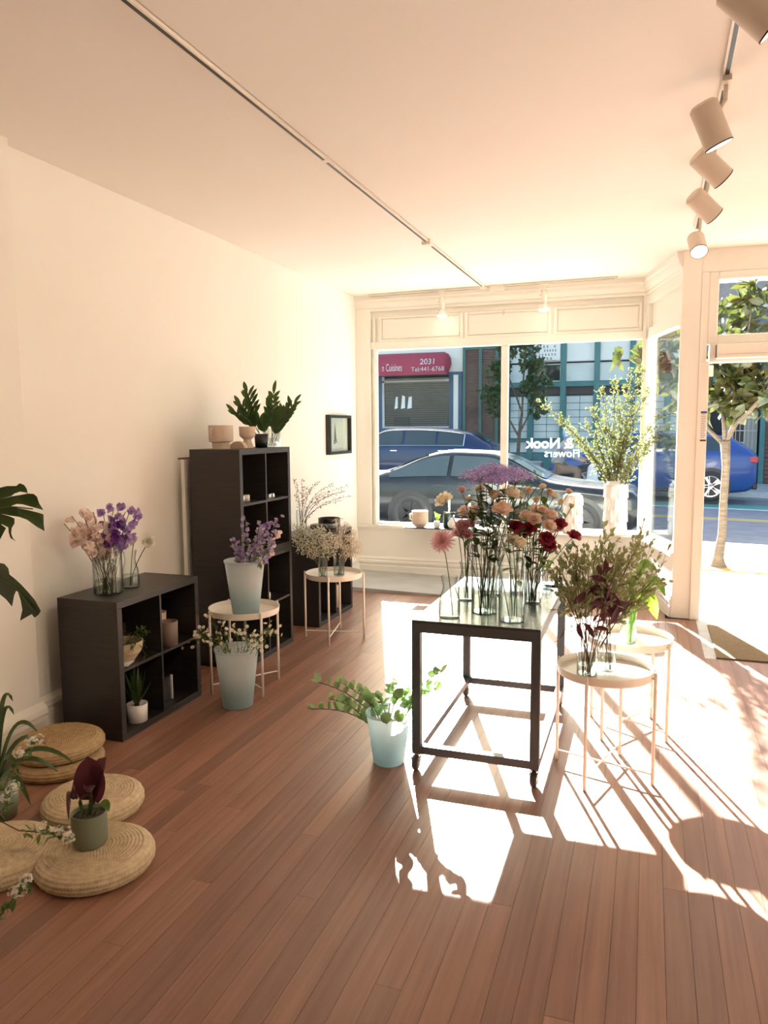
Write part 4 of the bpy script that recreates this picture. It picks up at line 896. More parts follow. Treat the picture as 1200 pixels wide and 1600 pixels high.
def flower(name, label, cat, group, base, tip, r, kind, pm, axis=None, leaves=2, sr=.0022, ll=.05, lm=None, face=None):
    """one cut flower: stem, bloom, leaves; base and tip in the room"""
    base = Vector(base); tip = Vector(tip); t = thing(name, label, cat, base, 0, group); e = tip-base
    pts = stem_of((0,0,0), e); MB().tube(pts, sr, 5).build('stem', STEM, t, smooth=True)
    ax = Vector(axis) if axis else ((pts[-1]-pts[-2]).normalized()*.8+Vector((rnd(-.4,.4), rnd(-.9,-.1), rnd(.0,.5))))
    q = MB()
    if kind == 'rose': rose_bloom(q, e, ax, r)
    elif kind == 'bud': rose_bloom(q, e, ax, r, .2)
    elif kind == 'mum': mum_bloom(q, e, ax, r)
    elif kind == 'ranunculus':
        M = frame(e, ax)
        for i in range(6):
            for k in range(5+i): q.petal(M, i*.5+2*PI*k/(5+i), .12*r*i, -.5*r+.02*i*r, (.95)*r, .75*r, 15+8*i, -35+9*i, .3)
    elif kind == 'pea':
        for j in range(5):
            u = .7+.3*j/4; pp = pts[int(u*(len(pts)-1))]; q2 = MB(); pea_bloom(q2, pp+rvec()*r*.55, rvec()+Vector((0,-.5,.1)), r); q2.build('blossom', pm, t, smooth=True)
    if q.v: q.build('bloom', pm, t, smooth=True)
    if kind in ('rose','bud'):
        q = MB(); M = frame(e, ax)
        for k in range(5): q.petal(M, 2*PI*k/5, .1*r, -.32*r, .55*r, .25*r, 50, 80, .1, 2, 2, .1)
        q.build('sepals', GREEN, t, smooth=True)
    for k in range(leaves):
        i = random.randint(max(1,len(pts)//2), len(pts)-2); a = rvec(); a.z = abs(a.z)*.6
        MB().leaf(pts[i], a, (0,0,1), ll*rnd(.8,1.25), ll*.48, rnd(.2,.7)).build('leaf', lm or GREEN, t, smooth=True)
    return t
def inv(v, z=TT, r=.02): return Vector((v[0]+rnd(-r,r), v[1]+rnd(-r,r), z+.009))

# --- the crowded table
flower('chrysanthemum', 'single dusty pink chrysanthemum standing in the small carafe', 'flower', None, (VA[0]+.02, VA[1]-.01, TT+.012), at(692,846,3.5), .062, 'mum', P_ROSE, (-.05,-.75,.6), 0, .0022)
G1 = 'cream and peach lisianthus on the steel table'
for (u, v, Y, r, m, kd), lab in (
    ((694,782,3.75,.046,P_CREAM,'rose'), 'cream lisianthus leaning out farthest left over the steel table'),
    ((722,768,3.85,.03,P_ROSE,'bud'), 'small deep pink bud beside the cream lisianthus'),
    ((752,766,3.85,.042,P_CREAM,'bud'), 'half-open cream lisianthus under the lilac flower cloud, left'),
    ((772,776,3.7,.038,P_PEACH,'bud'), 'half-open peach lisianthus under the lilac flower cloud, centre'),
    ((784,797,3.58,.048,P_PEACH,'rose'), 'large open peach lisianthus at the front of the table bouquet'),
    ((799,771,3.7,.042,P_CREAM,'rose'), 'open cream lisianthus above the large peach one'),
    ((733,782,3.8,.03,P_CREAM,'bud'), 'small cream bud left of the large peach lisianthus')):
    flower('lisianthus', lab, 'flower', G1, inv(VC, r=.035), at(u,v,Y), r, kd, m, leaves=3, ll=.075, lm=DGREEN)
CU = ((738,806),(726,800),(722,822),(730,836),(745,798),(716,834),(734,820))
for (u, v), rk in zip(CU, ranks(c[0] for c in CU)):
    flower('carnation', f'pale pink ruffled bloom at the left of the table bouquet, {rk}', 'flower', 'pale pink ruffled blooms', inv(VB, r=.014), at(u,v,3.88), .036, 'rose', P_ROSE if v > 815 else P_PINK, leaves=0)
for i, (u, v, Y) in enumerate(((812,852,3.6),(801,846,3.65))):
    flower('lisianthus', ('yellowish half-open bloom low above the front right cylinder','pale half-open bloom behind the low yellowish one')[i], 'flower', G1, inv(VD, r=.03), at(u,v,Y), .045, 'bud', P_CREAM, leaves=2, ll=.07)
# lilac cloud (throatwort) rising from the tall cylinder
def cloud(mb, c, rx, ry, rz, n, r):
    for i in range(n):
        d = rvec(); d.z = abs(d.z)*.9-.1; mb.oct(Vector(c)+Vector((d.x*rx, d.y*ry, d.z*rz))*rnd(.6,1.2), r*rnd(.6,1.2))
TU = ((750,738),(770,730),(792,733),(806,740),(778,744),(760,746)); TK = ranks(c[0] for c in TU)
for i, (u, v) in enumerate(TU):
    b = inv(VC, r=.03); tp = at(u, v, 3.7+.04*(i%3)); e = tp-b; t = thing('throatwort', f'lilac throatwort in the purple cloud over the table, {TK[i]}', 'flower', b, 0, 'lilac throatwort stems')
    pts = stem_of((0,0,0), e-Vector((0,0,.05))); q = MB().tube(pts, .0022, 5)
    for k in range(9): d = rvec(); d.z = abs(d.z); q.tube([pts[-1], pts[-1]+Vector((d.x*.06,d.y*.06,.02+d.z*.04))], .0009, 4)
    q.build('stem', STEM, t); q = MB(); cloud(q, e-Vector((0,0,.025)), .088, .088, .05, 300, .0045); q.build('florets', P_LILAC, t, kind='stuff')
    for k in range(4):
        a = rvec(); a.z = .2; MB().leaf(pts[random.randint(4,7)], a, (0,0,1), .09, .035, .4).build('leaf', DGREEN, t, smooth=True)
# leafy bud stems fanning right
BU = ((826,768,3.9),(848,762,3.95),(866,776,4.0),(888,770,4.05),(876,786,3.95),(838,782,3.85),(858,770,3.95),(893,792,4.05),(814,776,3.85)); BKS = ranks(c[0] for c in BU)
for i, (u, v, Y) in enumerate(BU):
    t = flower('lisianthus', f'leafy stem with a closed bud at the right of the bouquet, {BKS[i]}', 'flower', 'leafy bud stems on the steel table', inv(VE if i % 2 else VH, r=.02), at(u,v,Y), .026, 'bud', P_CREAM if i % 3 else P_PEACH, leaves=6, ll=.07)
PU = ((822,806,3.85),(836,812,3.8),(846,800,3.9),(860,806,3.9),(858,822,3.8),(870,828,3.9),(838,798,3.95)); PK = ranks(c[0] for c in PU)
for i, (u, v, Y) in enumerate(PU):
    flower('rose', f'peach rose just above the burgundy roses on the steel table, {PK[i]}', 'flower', 'peach roses on the steel table', inv(VE, r=.02), at(u,v,Y), .034, 'rose', P_PEACH, leaves=2, ll=.07, lm=DGREEN)
RU = ((806,822,3.75),(827,826,3.8),(854,842,3.75),(874,820,3.9),(897,838,3.95),(858,852,3.85),(818,830,3.9)); RK = ranks(c[0] for c in RU)
for i, (u, v, Y) in enumerate(RU):
    flower('rose', f'burgundy rose at the right of the steel table, {RK[i]}', 'flower', 'burgundy roses on the steel table', inv(VE, r=.02), at(u,v,Y), .036, 'rose', P_BURG, leaves=3, ll=.08, lm=DGREEN)
for i in range(9):
    u, v = 735+i*9, 775+rnd(-15,30)
    b = inv((VC, VG, VD, VH)[i % 4], r=.025); tp = at(u, v, 3.75); t = thing('leafy_sprig', f'dark green leafy sprig in the middle of the table bouquet, {("leftmost",*[o+" from left" for o in ORD[:7]],"rightmost")[i]}', 'foliage', b, 0, 'dark green filler stems')
    pts = stem_of((0,0,0), tp-b); MB().tube(pts, .0024, 5).build('stem', STEM, t)
    for k in range(11):
        a = rvec(); a.z = abs(a.z)*.6+.1; MB().leaf(pts[random.randint(4,8)], a, (0,0,1), rnd(.06,.1), rnd(.03,.045), .4).build('leaf', DGREEN, t, smooth=True)
for i in range(5):
    u, v = 815+i*9, 752+abs(i-2)*5; b = inv(VG, r=.025); tp = at(u, v, 4.15); t = thing('leafy_sprig', f'bright green sprig against the car behind the bouquet, {("leftmost","second from left","middle","fourth from left","rightmost")[i]}', 'foliage', b, 0, 'bright green sprigs')
    pts = stem_of((0,0,0), tp-b); MB().tube(pts, .002, 5).build('stem', STEM, t); q = MB()
    for k in range(26):
        p = pts[random.randint(5,8)]+rvec()*.045; q.leaf(p, rvec(), (0,0,1), .026, .016, .2, .1, 3)
    q.build('foliage', GREEN, t, smooth=True, kind='stuff')
for i in range(3):
    b = inv(VF, r=.01); tp = Vector((VF[0]+(i-1)*.025, VF[1], TT+.15+.01*i)); t = thing('lime_sprig', ('left','middle','right')[i]+' lime-green sprig in the little tumbler', 'foliage', b, 0, 'lime sprigs in the tumbler')
    pts = stem_of((0,0,0), tp-b); MB().tube(pts, .0015, 5).build('stem', STEM, t)
    for k in range(6): MB().leaf(pts[-1-k%3], rvec()+Vector((0,0,.6)), (0,0,1), .03, .018, .3).build('leaf', LIME, t, smooth=True)

# --- sweet peas and ranunculus on the low shelf
SU = ((100,818),(112,806),(128,800),(122,825),(138,832),(134,812),(146,800),(152,822),(160,838),(150,845),(166,820),(128,842),(142,850),(172,842),(118,838.1)); SK = ranks(c[0] for c in SU)
for i, (u, v) in enumerate(SU):
    flower('sweet_pea', f'blush pink sweet pea stem in the wide cylinder, {SK[i]}', 'flower', 'blush sweet peas', inv(PV, K, .035), at(u,v,3.42+rnd(-.08,.1)), .037, 'pea', P_PINK, leaves=0, sr=.002)
VU = ((162,806),(178,794),(186,788),(196,800),(188,812),(204,796),(214,804),(222,806),(196,822),(182,830),(206,822),(176,812)); VK = ranks(c[0] for c in VU)
for i, (u, v) in enumerate(VU):
    flower('sweet_pea', f'violet sweet pea stem in the wide cylinder, {VK[i]}', 'flower', 'violet sweet peas', inv(PV, K, .035), at(u,v,3.48+rnd(-.05,.1)), .033, 'pea', P_DPUR if i in (4,9) else P_PURP, leaves=0, sr=.002)
flower('ranunculus', 'open white ranunculus, the right one of the pair on the low shelf', 'flower', None, inv(RV, K, .01), at(233,846,3.6), .034, 'rose', P_WHITE, (.3,-.7,.25), 0, .0025)
flower('ranunculus', 'looser white ranunculus, the left one of the pair on the low shelf', 'flower', None, inv(RV, K, .01), at(209,846,3.62), .03, 'rose', P_WHITE, (-.3,-.5,.6), 0, .0025)

# --- baby's breath, blush feathery stems, dried twigs
def spray(name, label, group, b, tp, R_, n, r, pm, sm=STEM, flat=.8):
    t = thing(name, label, 'flower', b, 0, group); e = Vector(tp)-Vector(b); pts = stem_of((0,0,0), e*.8); q = MB().tube(pts, .0018, 4); g = MB()
    for k in range(n):
        d = rvec(); c = e+Vector((d.x*R_, d.y*R_, d.z*R_*flat))*rnd(.35,1)
        if k % 5 == 0: q.tube([pts[-1], c], .0007, 3, False)
        g.oct(c, r*rnd(.7,1.3))
    q.build('stem', sm, t); g.build('blossoms', pm, t, kind='stuff')
GU = ((475,846),(490,836),(478,858),(497,850),(512,842),(505,858),(520,850),(468,826),(488,862),(466,842),(500,832),(514,862)); GK = ranks(c[0] for c in GU)
for i, (u, v) in enumerate(GU):
    spray('babys_breath', f'white baby\'s breath spray in the narrow cylinder, {GK[i]}', 'baby\'s breath sprays', inv(MV1, TZ, .012), at(u,v,5.42+rnd(-.06,.06)), .085, 150, .0052, P_BABY)
FEATH = petm('pale_blush_feather', (.66,.58,.47), (.72,.64,.52))
FU = ((528,812),(540,818),(552,830),(558,848),(560,866),(545,840),(533,832),(550,862),(540,858),(525,838),(562,856),(555,842)); FK = ranks(c[0] for c in FU)
for i, (u, v) in enumerate(FU):
    b = inv(MV2, TZ, .015); tp = at(u,v,5.52+rnd(-.06,.06)); t = thing('feathery_stem', f'drooping pale blush feathery stem on the white tray table, {FK[i]}', 'flower', b, 0, 'pale blush feathery stems'); e = tp-b
    up = e*.75+Vector((0,0,.12)); pts = bez((0,0,0), up, e, 9); MB().tube(pts, .0018, 4).build('stem', STEM, t); q = MB()
    for k in range(60):
        p = pts[random.randint(4,9)]; d = rvec(); d.z -= .9; q.leaf(p+rvec()*.02, d, rvec(), rnd(.025,.06), .006, .3, .05, 2)
    q.build('plumes', FEATH, t, kind='stuff')
vase('glass_cylinder_vase', 'clear glass of dried brown twigs on the shelf nearest the window', -2.83, 5.96, K, cyl(.045,.2), water=None)
DRY = mat('dried_bud', (.2,.13,.12), .8)
DU = ((460,748),(472,748),(478,760),(462,772),(500,752),(520,758),(545,760),(552,775),(535,782),(512,768),(528,770),(540,768),(490,760)); DK = ranks(c[0] for c in DU)
for i, (u, v) in enumerate(DU):
    b = Vector((-2.83+rnd(-.02,.02), 5.96+rnd(-.02,.02), K+.009)); tp = at(u,v,5.96+rnd(-.1,.1)); t = thing('dried_twig', f'thin dried brown budded twig above the far low shelf, {DK[i]}', 'twig', b, 0, 'dried brown twigs'); e = tp-b
    pts = bez((0,0,0), Vector((e.x*.15,e.y*.2,e.z*.85)), e, 9); q = MB().tube(pts, [.002]*5+[.0012]*5, 4); g = MB()
    for k in range(34):
        u_ = rnd(.4,1); p = pts[int(u_*9)].lerp(pts[min(9,int(u_*9)+1)], rnd(0,1))+rvec()*.016; g.oct(p, rnd(.003,.006))
    q.build('stem', TWIG, t); g.build('buds', DRY, t, kind='stuff')
bt = thing('black_bowl', 'shallow black bowl upside down on the shelf nearest the window', 'bowl', (-2.72, 6.2, K)); MB().lathe([(.001,0),(.09,0),(.13,.02),(.125,.05),(.05,.055),(.001,.056)], 30).build('bowl', BLACK, bt, smooth=True)
tag(MB().lathe([(.001,0),(.1,0),(.1,.09),(.094,.09),(.09,.02),(.001,.02)], 30).build('black_planter', BLACK, loc=(-2.74,6.42-.06,K), smooth=False), 'round black planter nearest the window on the far low shelf', 'planter')

# --- mauve stock in the bucket on the tray table
MU = ((384,812,4.2),(405,822,4.2),(420,815,4.22),(435,812,4.22),(433,835,4.2),(412,838,4.15),(395,845,4.15),(365,845,4.15),(375,855,4.12),(425,850,4.12),(408,826,4.25),(392,858,4.12)); MK = ranks(c[0] for c in MU)
for i, (u, v, Y) in enumerate(MU):
    b = inv(BK2, TZ, .04); tp = at(u,v,Y); t = thing('stock_flower', f'mauve stock flower spike in the bucket on the tray table, {MK[i]}', 'flower', b, 0, 'mauve stock flowers'); e = tp-b
    pts = stem_of((0,0,0), e, n=10); MB().tube(pts, .003, 5).build('stem', STEM, t, smooth=True); q = MB()
    for k in range(15):
        p = pts[8].lerp(pts[10], k/14)-Vector((0,0,.0))+rvec()*.02; pea_bloom(q, p+Vector((0,0,-.05+.06*k/14)), rvec()+Vector((0,-.4,0)), .019)
    q.build('florets', [P_STOCK, P_STOCK, P_PURP, P_STOCK, P_PINK, P_STOCK][i % 6], t, smooth=True, kind='stuff')
    for k in range(3): MB().leaf(pts[7], rvec()+Vector((0,0,.5)), (0,0,1), .07, .018, .3).build('leaf', GREEN, t, smooth=True)
# --- daisies in the floor bucket
AU = [300+i*7.4 for i in range(8)]+[372+i*8 for i in range(8)]; AK = ranks(AU)
for i in range(16):
    u = AU[i]; v = rnd(968,1005); b = inv(BK1, 0, .035); tp = at(u, v, 3.9+rnd(-.1,.12))
    t = thing('daisy_stem', f'branching stem of tiny white daisies in the floor bucket, {AK[i]}', 'flower', b, 0, 'white daisies in the floor bucket'); e = tp-b
    lip = Vector((max(-.1,min(.1,e.x*.45)), 0, .38)); pts = bez((0,0,0), lip*1.05, e, 9); q = MB().tube(pts, .0018, 4); g = MB(); y = MB()
    for k in range(6):
        c = e+Vector((rnd(-.05,.05), rnd(-.05,.05), rnd(-.05,.04))); q.tube([pts[7], c], .001, 3, False); ax = rvec()+Vector((.0,-.7,.5)); daisy_bloom(g, c, ax, .013, 8); y.oct(c+ax.normalized()*.002, .005)
    for k in range(10): q.leaf(pts[random.randint(5,8)]+rvec()*.015, rvec(), (0,0,1), .035, .008, .3, .1, 2)
    q.build('stem', GREEN, t); g.build('blooms', P_WHITE, t, kind='stuff'); y.build('bloom_centres', P_YEL, t, kind='stuff')
# --- eucalyptus in the sunlit bucket
rl = MB()
rl.leaf((0,0,0), (0,1,0), (0,0,1), 1, .95, .25, .06, 6, lambda u: math.sin(PI*min(1,.06+u*.9))**.6); rlm = rl.mesh('leaf'); rlm.materials.append(EUCA)
EU = ((486,1108,3.5),(498,1066,3.55),(515,1092,3.5),(530,1066,3.6),(560,1078,3.55),(590,1090,3.45),(618,1062,3.6),(640,1080,3.55),(690,1050,3.55),(682,1078,3.5),(625,1090,3.35),(603,1130,3.3),(625,1128,3.32),(575,1098,3.4),(650,1095,3.45)); EK = ranks(c[0] for c in EU)
for i, (u, v, Y) in enumerate(EU):
    b = inv(BK3, 0, .03); tp = at(u,v,Y); e = tp-b; t = thing('eucalyptus_branch', f'round-leaved eucalyptus branch in the sunlit bucket, {EK[i]}', 'branch', b, 0, 'eucalyptus branches')
    k_ = max(-.09,min(.09,e.x*.35)); pts = bez((0,0,0), Vector((k_, e.y*.3, max(.275,e.z*.9))), e, 12); MB().tube(pts, .0025, 5).build('stem', TWIG, t, smooth=True)
    for k in range(5 if abs(e.x) > .2 else 8, 13):
        for sgn in (1,-1):
            if rnd(0,1) < .12: continue
            a = (rvec()+Vector((sgn*.7,0,.1))).normalized(); M = frame(pts[k], rvec()+Vector((0,-.5,.4))); s_ = rnd(.034,.058); d = M.to_3x3()@Vector((0,1,0))
            inst('leaf', rlm, t, M@Matrix.Diagonal((s_,s_,s_,1)))
# --- twiggy greenery and plum leaves on the nearer right tray table
for i in range(16):
    u = 868+i*10.5; v = 862+abs(i-8)*6+rnd(-18,16)+(-14 if i in (7,12,13) else 0); b = Vector((RV1[0]+rnd(-.022,.022), RV1[1]+rnd(-.022,.022), TZ+.009)); tp = at(u,v,3.75+rnd(-.15,.3)); e = tp-b
    t = thing('twiggy_branch', f'twiggy variegated branch on the nearer right tray table, {ranks(range(16))[i]}', 'branch', b, 0, 'twiggy variegated branches'); pts = stem_of((0,0,0), e, n=12); q = MB().tube(pts, .0022, 4); g = MB()
    for k in range(24):
        j = random.randint(6,12); p = pts[j]; d = (pts[min(12,j+1)]-pts[j-1]).normalized()+rvec()*.8; L_ = rnd(.05,.12); q.tube([p, p+d*L_*.6, p+d*L_], .0009, 3, False)
        for n_ in range(5): g.leaf(p+d*L_*rnd(.3,1), d+rvec(), rvec(), rnd(.02,.036), rnd(.012,.02), .3, .1, 2)
    q.build('stem', TWIG, t); g.build('foliage', OLIVE2, t, kind='stuff', smooth=True)
LU = ((935,905),(950,935),(965,950),(915,925),(880,985),(940,958)); LK = ranks(c[0] for c in LU)
for i, (u, v) in enumerate(LU):
    b = Vector((RV1b[0]+.03+rnd(-.015,.015), RV1b[1]+.045+rnd(-.015,.015), TZ+.009)); tp = at(u,v,3.58+rnd(-.06,.06)); e = tp-b; t = thing('plum_branch', f'dark plum-leaved stem drooping from the nearer right tray table, {LK[i]}', 'branch', b, 0, 'plum-leaved stems')
    pts = bez((0,0,0), Vector((e.x*.2,e.y*.2,max(.3,e.z+.12))), e, 10); MB().tube(pts, .002, 5).build('stem', TWIG, t)
    for k in range(7): MB().leaf(pts[5+k*5//6], rvec()+Vector((0,-.3,-.2)), rvec()+Vector((0,-.4,.6)), rnd(.06,.09), rnd(.024,.036), .5).build('leaf', PURPL, t, smooth=True)
# --- broad lime leaves
for i, (u, v, W_, lab) in enumerate(((1030,980,.085,'broad lime leaf hanging lowest, glowing in the sun'),(1043,945,.05,'broad lime leaf arching farthest right'),(1022,905,.045,'broad leaf arching up behind the twigs'),(985,925,.055,'upright broad leaf in the tall clear glass'),(1000,915,.045,'narrow broad leaf turned edge-on in the clear glass'))):
    b = Vector((RV2[0]+rnd(-.012,.012), RV2[1]+rnd(-.012,.012), TZ+.009)); tp = at(u,v,4.2); e = tp-b; t = thing('broad_leaf', lab, 'leaf', b, 0, 'broad lime leaves')
    apex = [(.06,.36),(.1,.44),(.05,.5),(-.01,.4),(.02,.42)][i]; pts = bez((0,0,0), (apex[0],0,apex[1]*1.25), e, 16); MB().tube(pts[:7], [.006]*7, 6).build('stalk', LIME, t, smooth=True)
    q = MB(); vs = []; nn = 11
    for j in range(nn):
        p = pts[5+j]; d = (pts[min(16,6+j)]-pts[4+j]).normalized(); sd = d.cross(Vector((.2,-1,.2))).normalized() if i not in (0,) else d.cross(Vector((.25,-1,.1))).normalized(); wd = W_*math.sin(PI*min(1,.05+.95*j/(nn-1)))**.7*.5+.001; nr = sd.cross(d)
        vs += [p-sd*wd+nr*wd*.25, p-sd*wd*.5+nr*wd*.05, p, p+sd*wd*.5+nr*wd*.05, p+sd*wd+nr*wd*.25]
    q.add(vs, [(j*5+k,j*5+k+1,(j+1)*5+k+1,(j+1)*5+k) for j in range(nn-1) for k in range(4)]); q.build('blade', LIME if i == 0 else GREEN, t, smooth=True); MB().tube(pts[5:], .0014, 4).build('midrib', GREEN, t)  # lowest blade in lime: its sunlit glow is partly put into the colour
# --- tall branches in the faceted vase
QU = ((842,628),(878,662),(900,690),(925,640),(940,612),(960,600),(985,585),(1005,580),(1012,610),(1030,650),(1040,668),(1022,690),(945,660),(968,640),(990,640),(915,665),(975,690),(1000,700),(935,700)); QK = ranks(c[0] for c in QU)
for i, (u, v) in enumerate(QU):
    b = Vector((FV1[0]+rnd(-.03,.03), 7.975+rnd(-.03,.03), SILL+.3)); Y = 7.9 if u < 1000 else 7.72
    tp = at(u,v,Y+rnd(-.08,.05)); e = tp-b; t = thing('leafy_branch', f'tall olive-green branch in the faceted vase, its tip {QK[i]}', 'branch', b, 0, 'tall leafy branches in the faceted vase')
    pts = bez((0,0,0), Vector((e.x*.25,e.y*.3,max(.35,e.z*.62))), e, 14); q = MB().tube(pts, [.005]*7+[.003]*8, 5); g = MB(); Lb = e.length
    for k in range(int(40+Lb*55)):
        j = random.randint(4,14); p = pts[j]+rvec()*.03; d = (pts[min(14,j+1)]-pts[j-1]).normalized()*.7+rvec(); L_ = rnd(.03,.085)*(1.3-j/18)
        if k % 2: q.tube([pts[j], p+d*L_], .0012, 3, False)
        for n_ in range(5): g.leaf(p+d*L_*rnd(0,1), d+rvec()*.8, rvec(), rnd(.018,.034), rnd(.008,.013), .3, .1, 2)
    q.build('stem', TWIG, t); g.build('foliage', OLIVE, t, kind='stuff', smooth=True)

# --- things on the sill
def pot(mb, prof, n=32): return mb.lathe(prof, n)
p = at(655,818,7.93); mg = thing('mug', 'beige stoneware mug on the sill tray', 'mug', (p.x, 7.96, SILL+.014))
MB().lathe([(.001,0),(.06,0),(.065,.02),(.085,.03),(.09,.045),(.09,.175),(.084,.175),(.082,.05),(.001,.04)], 32).build('cup', BEIGE, mg, smooth=True); MB().tube([(-.085,0,.14),(-.115,0,.13),(-.115,0,.08),(-.085,0,.07)], .01, 8).build('handle', BEIGE, mg, smooth=True)
ty = thing('sill_tray', 'long dark tray holding mug and candle pots on the sill', 'tray', (-2.23, 7.97, SILL)); MB().box(-.28,-.1,0,.28,.1,.006).box(-.28,-.1,.006,-.272,.1,.014).box(.272,-.1,.006,.28,.1,.014).box(-.272,-.1,.006,.272,-.092,.014).box(-.272,.092,.006,.272,.1,.014).build('tray', DMET, ty)
def little(name, label, cat, x, y, prof, m, z=SILL+.006): return tag(MB().lathe(prof, 24).build(name, m, loc=(x,y,z), smooth=True), label, cat)
sp = thing('bud_pot', 'little white pot with pale green sprigs beside the mug', 'pot', (-2.16, 7.97, SILL+.006)); MB().lathe([(.001,0),(.03,0),(.036,.05),(.028,.075),(.026,.075),(.001,.06)], 20).build('pot', CERA, sp, smooth=True)
for k in range(9): MB().leaf((rnd(-.012,.012),rnd(-.012,.012),.07), (rnd(-.5,.5),rnd(-.3,.3),1), (0,-1,0), rnd(.07,.13), .014, .3).build('leaf', LIME, sp, smooth=True)
little('candle_jar', 'dark green candle jar on the sill tray', 'jar', -2.05, 7.985, [(.001,0),(.04,0),(.042,.17),(.036,.17),(.034,.14),(.001,.14)], mat('dark_green_glaze', (.03,.06,.055), .3))
little('round_vase', 'small round white bottle vase beside the dark candle jar', 'vase', -1.97, 7.93, [(.001,0),(.03,0),(.055,.03),(.06,.06),(.04,.095),(.014,.11),(.012,.14),(.016,.145),(.01,.14)], CERA)
tall = thing('candlestick', 'two-armed white candle holder with slim cream candles on the sill', 'candlestick', (-1.87, 8.0, SILL+.006)); MB().lathe([(.001,0),(.05,0),(.05,.01),(.012,.02),(.012,.1),(.001,.1)], 20).build('foot', CERA, tall, smooth=True)
MB().tube([(-.16,0,.15),(-.15,0,.1),(0,0,.09),(.06,0,.1),(.065,0,.15)], .011, 8).build('arm', CERA, tall, smooth=True)
for x_ in (-.16, .065): MB().tube([(x_,0,.14),(x_,0,.36)], .011, 10).build('candle', P_CREAM, tall)
little('silver_plate', 'round silver plate lying past the end of the sill tray', 'plate', -1.64, 7.985, [(.001,.0),(.07,.0),(.11,.012),(.11,.015),(.07,.004),(.001,.004)], CHR, SILL)
# --- pots on the tall shelf
Z2 = 2*K
mp = thing('stoneware_pot', 'wide beige stoneware pot with a lug handle on the tall shelf', 'pot', (-2.86, 4.73, Z2)); MB().lathe([(.001,0),(.062,0),(.064,.045),(.082,.05),(.086,.06),(.086,.165),(.08,.165),(.078,.06),(.001,.055)], 36).build('pot', BEIGE, mp, smooth=True).modifiers.new('e','EDGE_SPLIT').split_angle=.7
MB().tube([(-.02,-.083,.14),(-.02,-.1,.135),(-.02,-.1,.08),(-.02,-.083,.075)], .009, 8).build('handle', BEIGE, mp, smooth=True)
gb = thing('goblet_pot', 'beige waisted goblet pot on the tall shelf', 'pot', (-2.79, 4.98, Z2)); MB().lathe([(.001,0),(.048,0),(.028,.05),(.028,.06),(.055,.085),(.058,.09),(.06,.155),(.055,.155),(.05,.09),(.001,.07)], 32).build('cup', BEIGE, gb, smooth=True).modifiers.new('e','EDGE_SPLIT').split_angle=.7
tag(MB().prism([(.06*math.cos(a)*1.0, .05*math.sin(a)) for a in [i*PI/14 for i in range(15)]], Matrix.Translation((0,0,0))@STAND, .05).build('half_round_block', BEIGE, loc=(-2.8,4.87,Z2)), 'half-round beige block between the two beige pots', 'block')
dp = thing('black_pot', 'small black pot of fern between goblet and glass cube', 'pot', (-2.74, 5.1, Z2)); MB().lathe([(.001,0),(.045,0),(.052,.1),(.046,.1),(.042,.07),(.001,.07)], 24).build('pot', BLACK, dp, smooth=True)
gv = thing('glass_cube_vase', 'square glass vase holding fern fronds on the tall shelf', 'vase', (-2.71, 5.21, Z2)); q = MB()
q.box(-.05,-.05,0,.05,.05,.006).box(-.05,-.05,.006,-.046,.05,.14).box(.046,-.05,.006,.05,.05,.14).box(-.046,-.05,.006,.046,-.046,.14).box(-.046,.046,.006,.046,.05,.14); q.build('glass', GLASS, gv); MB().box(-.045,-.045,.0065,.045,.045,.07).build('water', WATER, gv)
def frond(label, b, tips, group):
    t = thing('fern_frond', label, 'fern', b, 0, group); b = Vector(b); e = tips-b; pts = stem_of((0,0,0), e, n=10); MB().tube(pts, .0022, 5).build('rib', STEM, t)
    for j in range(5,11):
        d = (pts[j]-pts[j-1]).normalized(); 
        for s_ in ((1,-1) if j < 10 else (0,)):
            dd = d*.8+Vector((s_*.75,0,.12)); MB().leaf(pts[j], dd, (0,-1,.35), rnd(.07,.11), rnd(.028,.036), rnd(.1,.4)).build('leaflet', DGREEN, t, smooth=True)
for i, (u, v) in enumerate(((386,612),(376,632),(368,645),(384,652))): frond(f'dark green fern frond rising from the black pot, {ranks((386,376,368,384))[i]}', (-2.74+rnd(-.02,.02), 5.1+rnd(-.02,.02), Z2+.072), at(u,v,5.05), 'fern fronds of the black pot')
for i, (u, v) in enumerate(((428,615),(460,630),(446,642),(420,640),(440,660),(405,655))): frond(f'dark green fern frond in the square glass vase, {ranks((428,460,446,420,440,405))[i]}', (-2.71+rnd(-.025,.025), 5.21+rnd(-.02,.02), Z2+.012), at(u,v,5.2), 'fern fronds in the glass cube')
# --- inside the shelves
def ins(s, cy, cz, dx=-.13, dy=0): return (s[0]+dx, s[1]+.038+.17+.345*0+cy*.36+dy, .038 if cz == 0 else K/2+.008)
c = ins(S1,0,1); bk = thing('woven_bowl', 'small woven bowl planted with trailing succulent in the low shelf', 'bowl', (c[0]+.02, c[1]-.02, c[2])); MB().lathe([(.001,0),(.05,0),(.09,.05),(.1,.11),(.094,.11),(.08,.05),(.001,.02)], 28, mod=lambda a, j: .002*math.sin(a*24+j*PI)).build('basket', STRAW, bk)
for k in range(26):
    a = rnd(0,2*PI); d = Vector((math.cos(a), math.sin(a), rnd(.1,1.2))); pts = bez((0,0,.08), d*.09+Vector((0,0,.1)), d*.13+Vector((0,0,rnd(-.03,.08))), 4)
    q = MB().tube(pts, .0015, 4)
    for j in range(6): q.leaf(pts[random.randint(2,4)], rvec(), (0,0,1), .03, .012, .2, .1, 2)
    q.build('tendril', GREEN, bk)
tag(MB().box(-.004,-.09,0,.004,.09,.16).build('dark_plaque', mat('dark_walnut', (.06,.03,.02), .5), loc=(c[0]-.12, c[1]+.08, c[2])), 'dark square plaque behind the woven bowl in the low shelf', 'plaque')
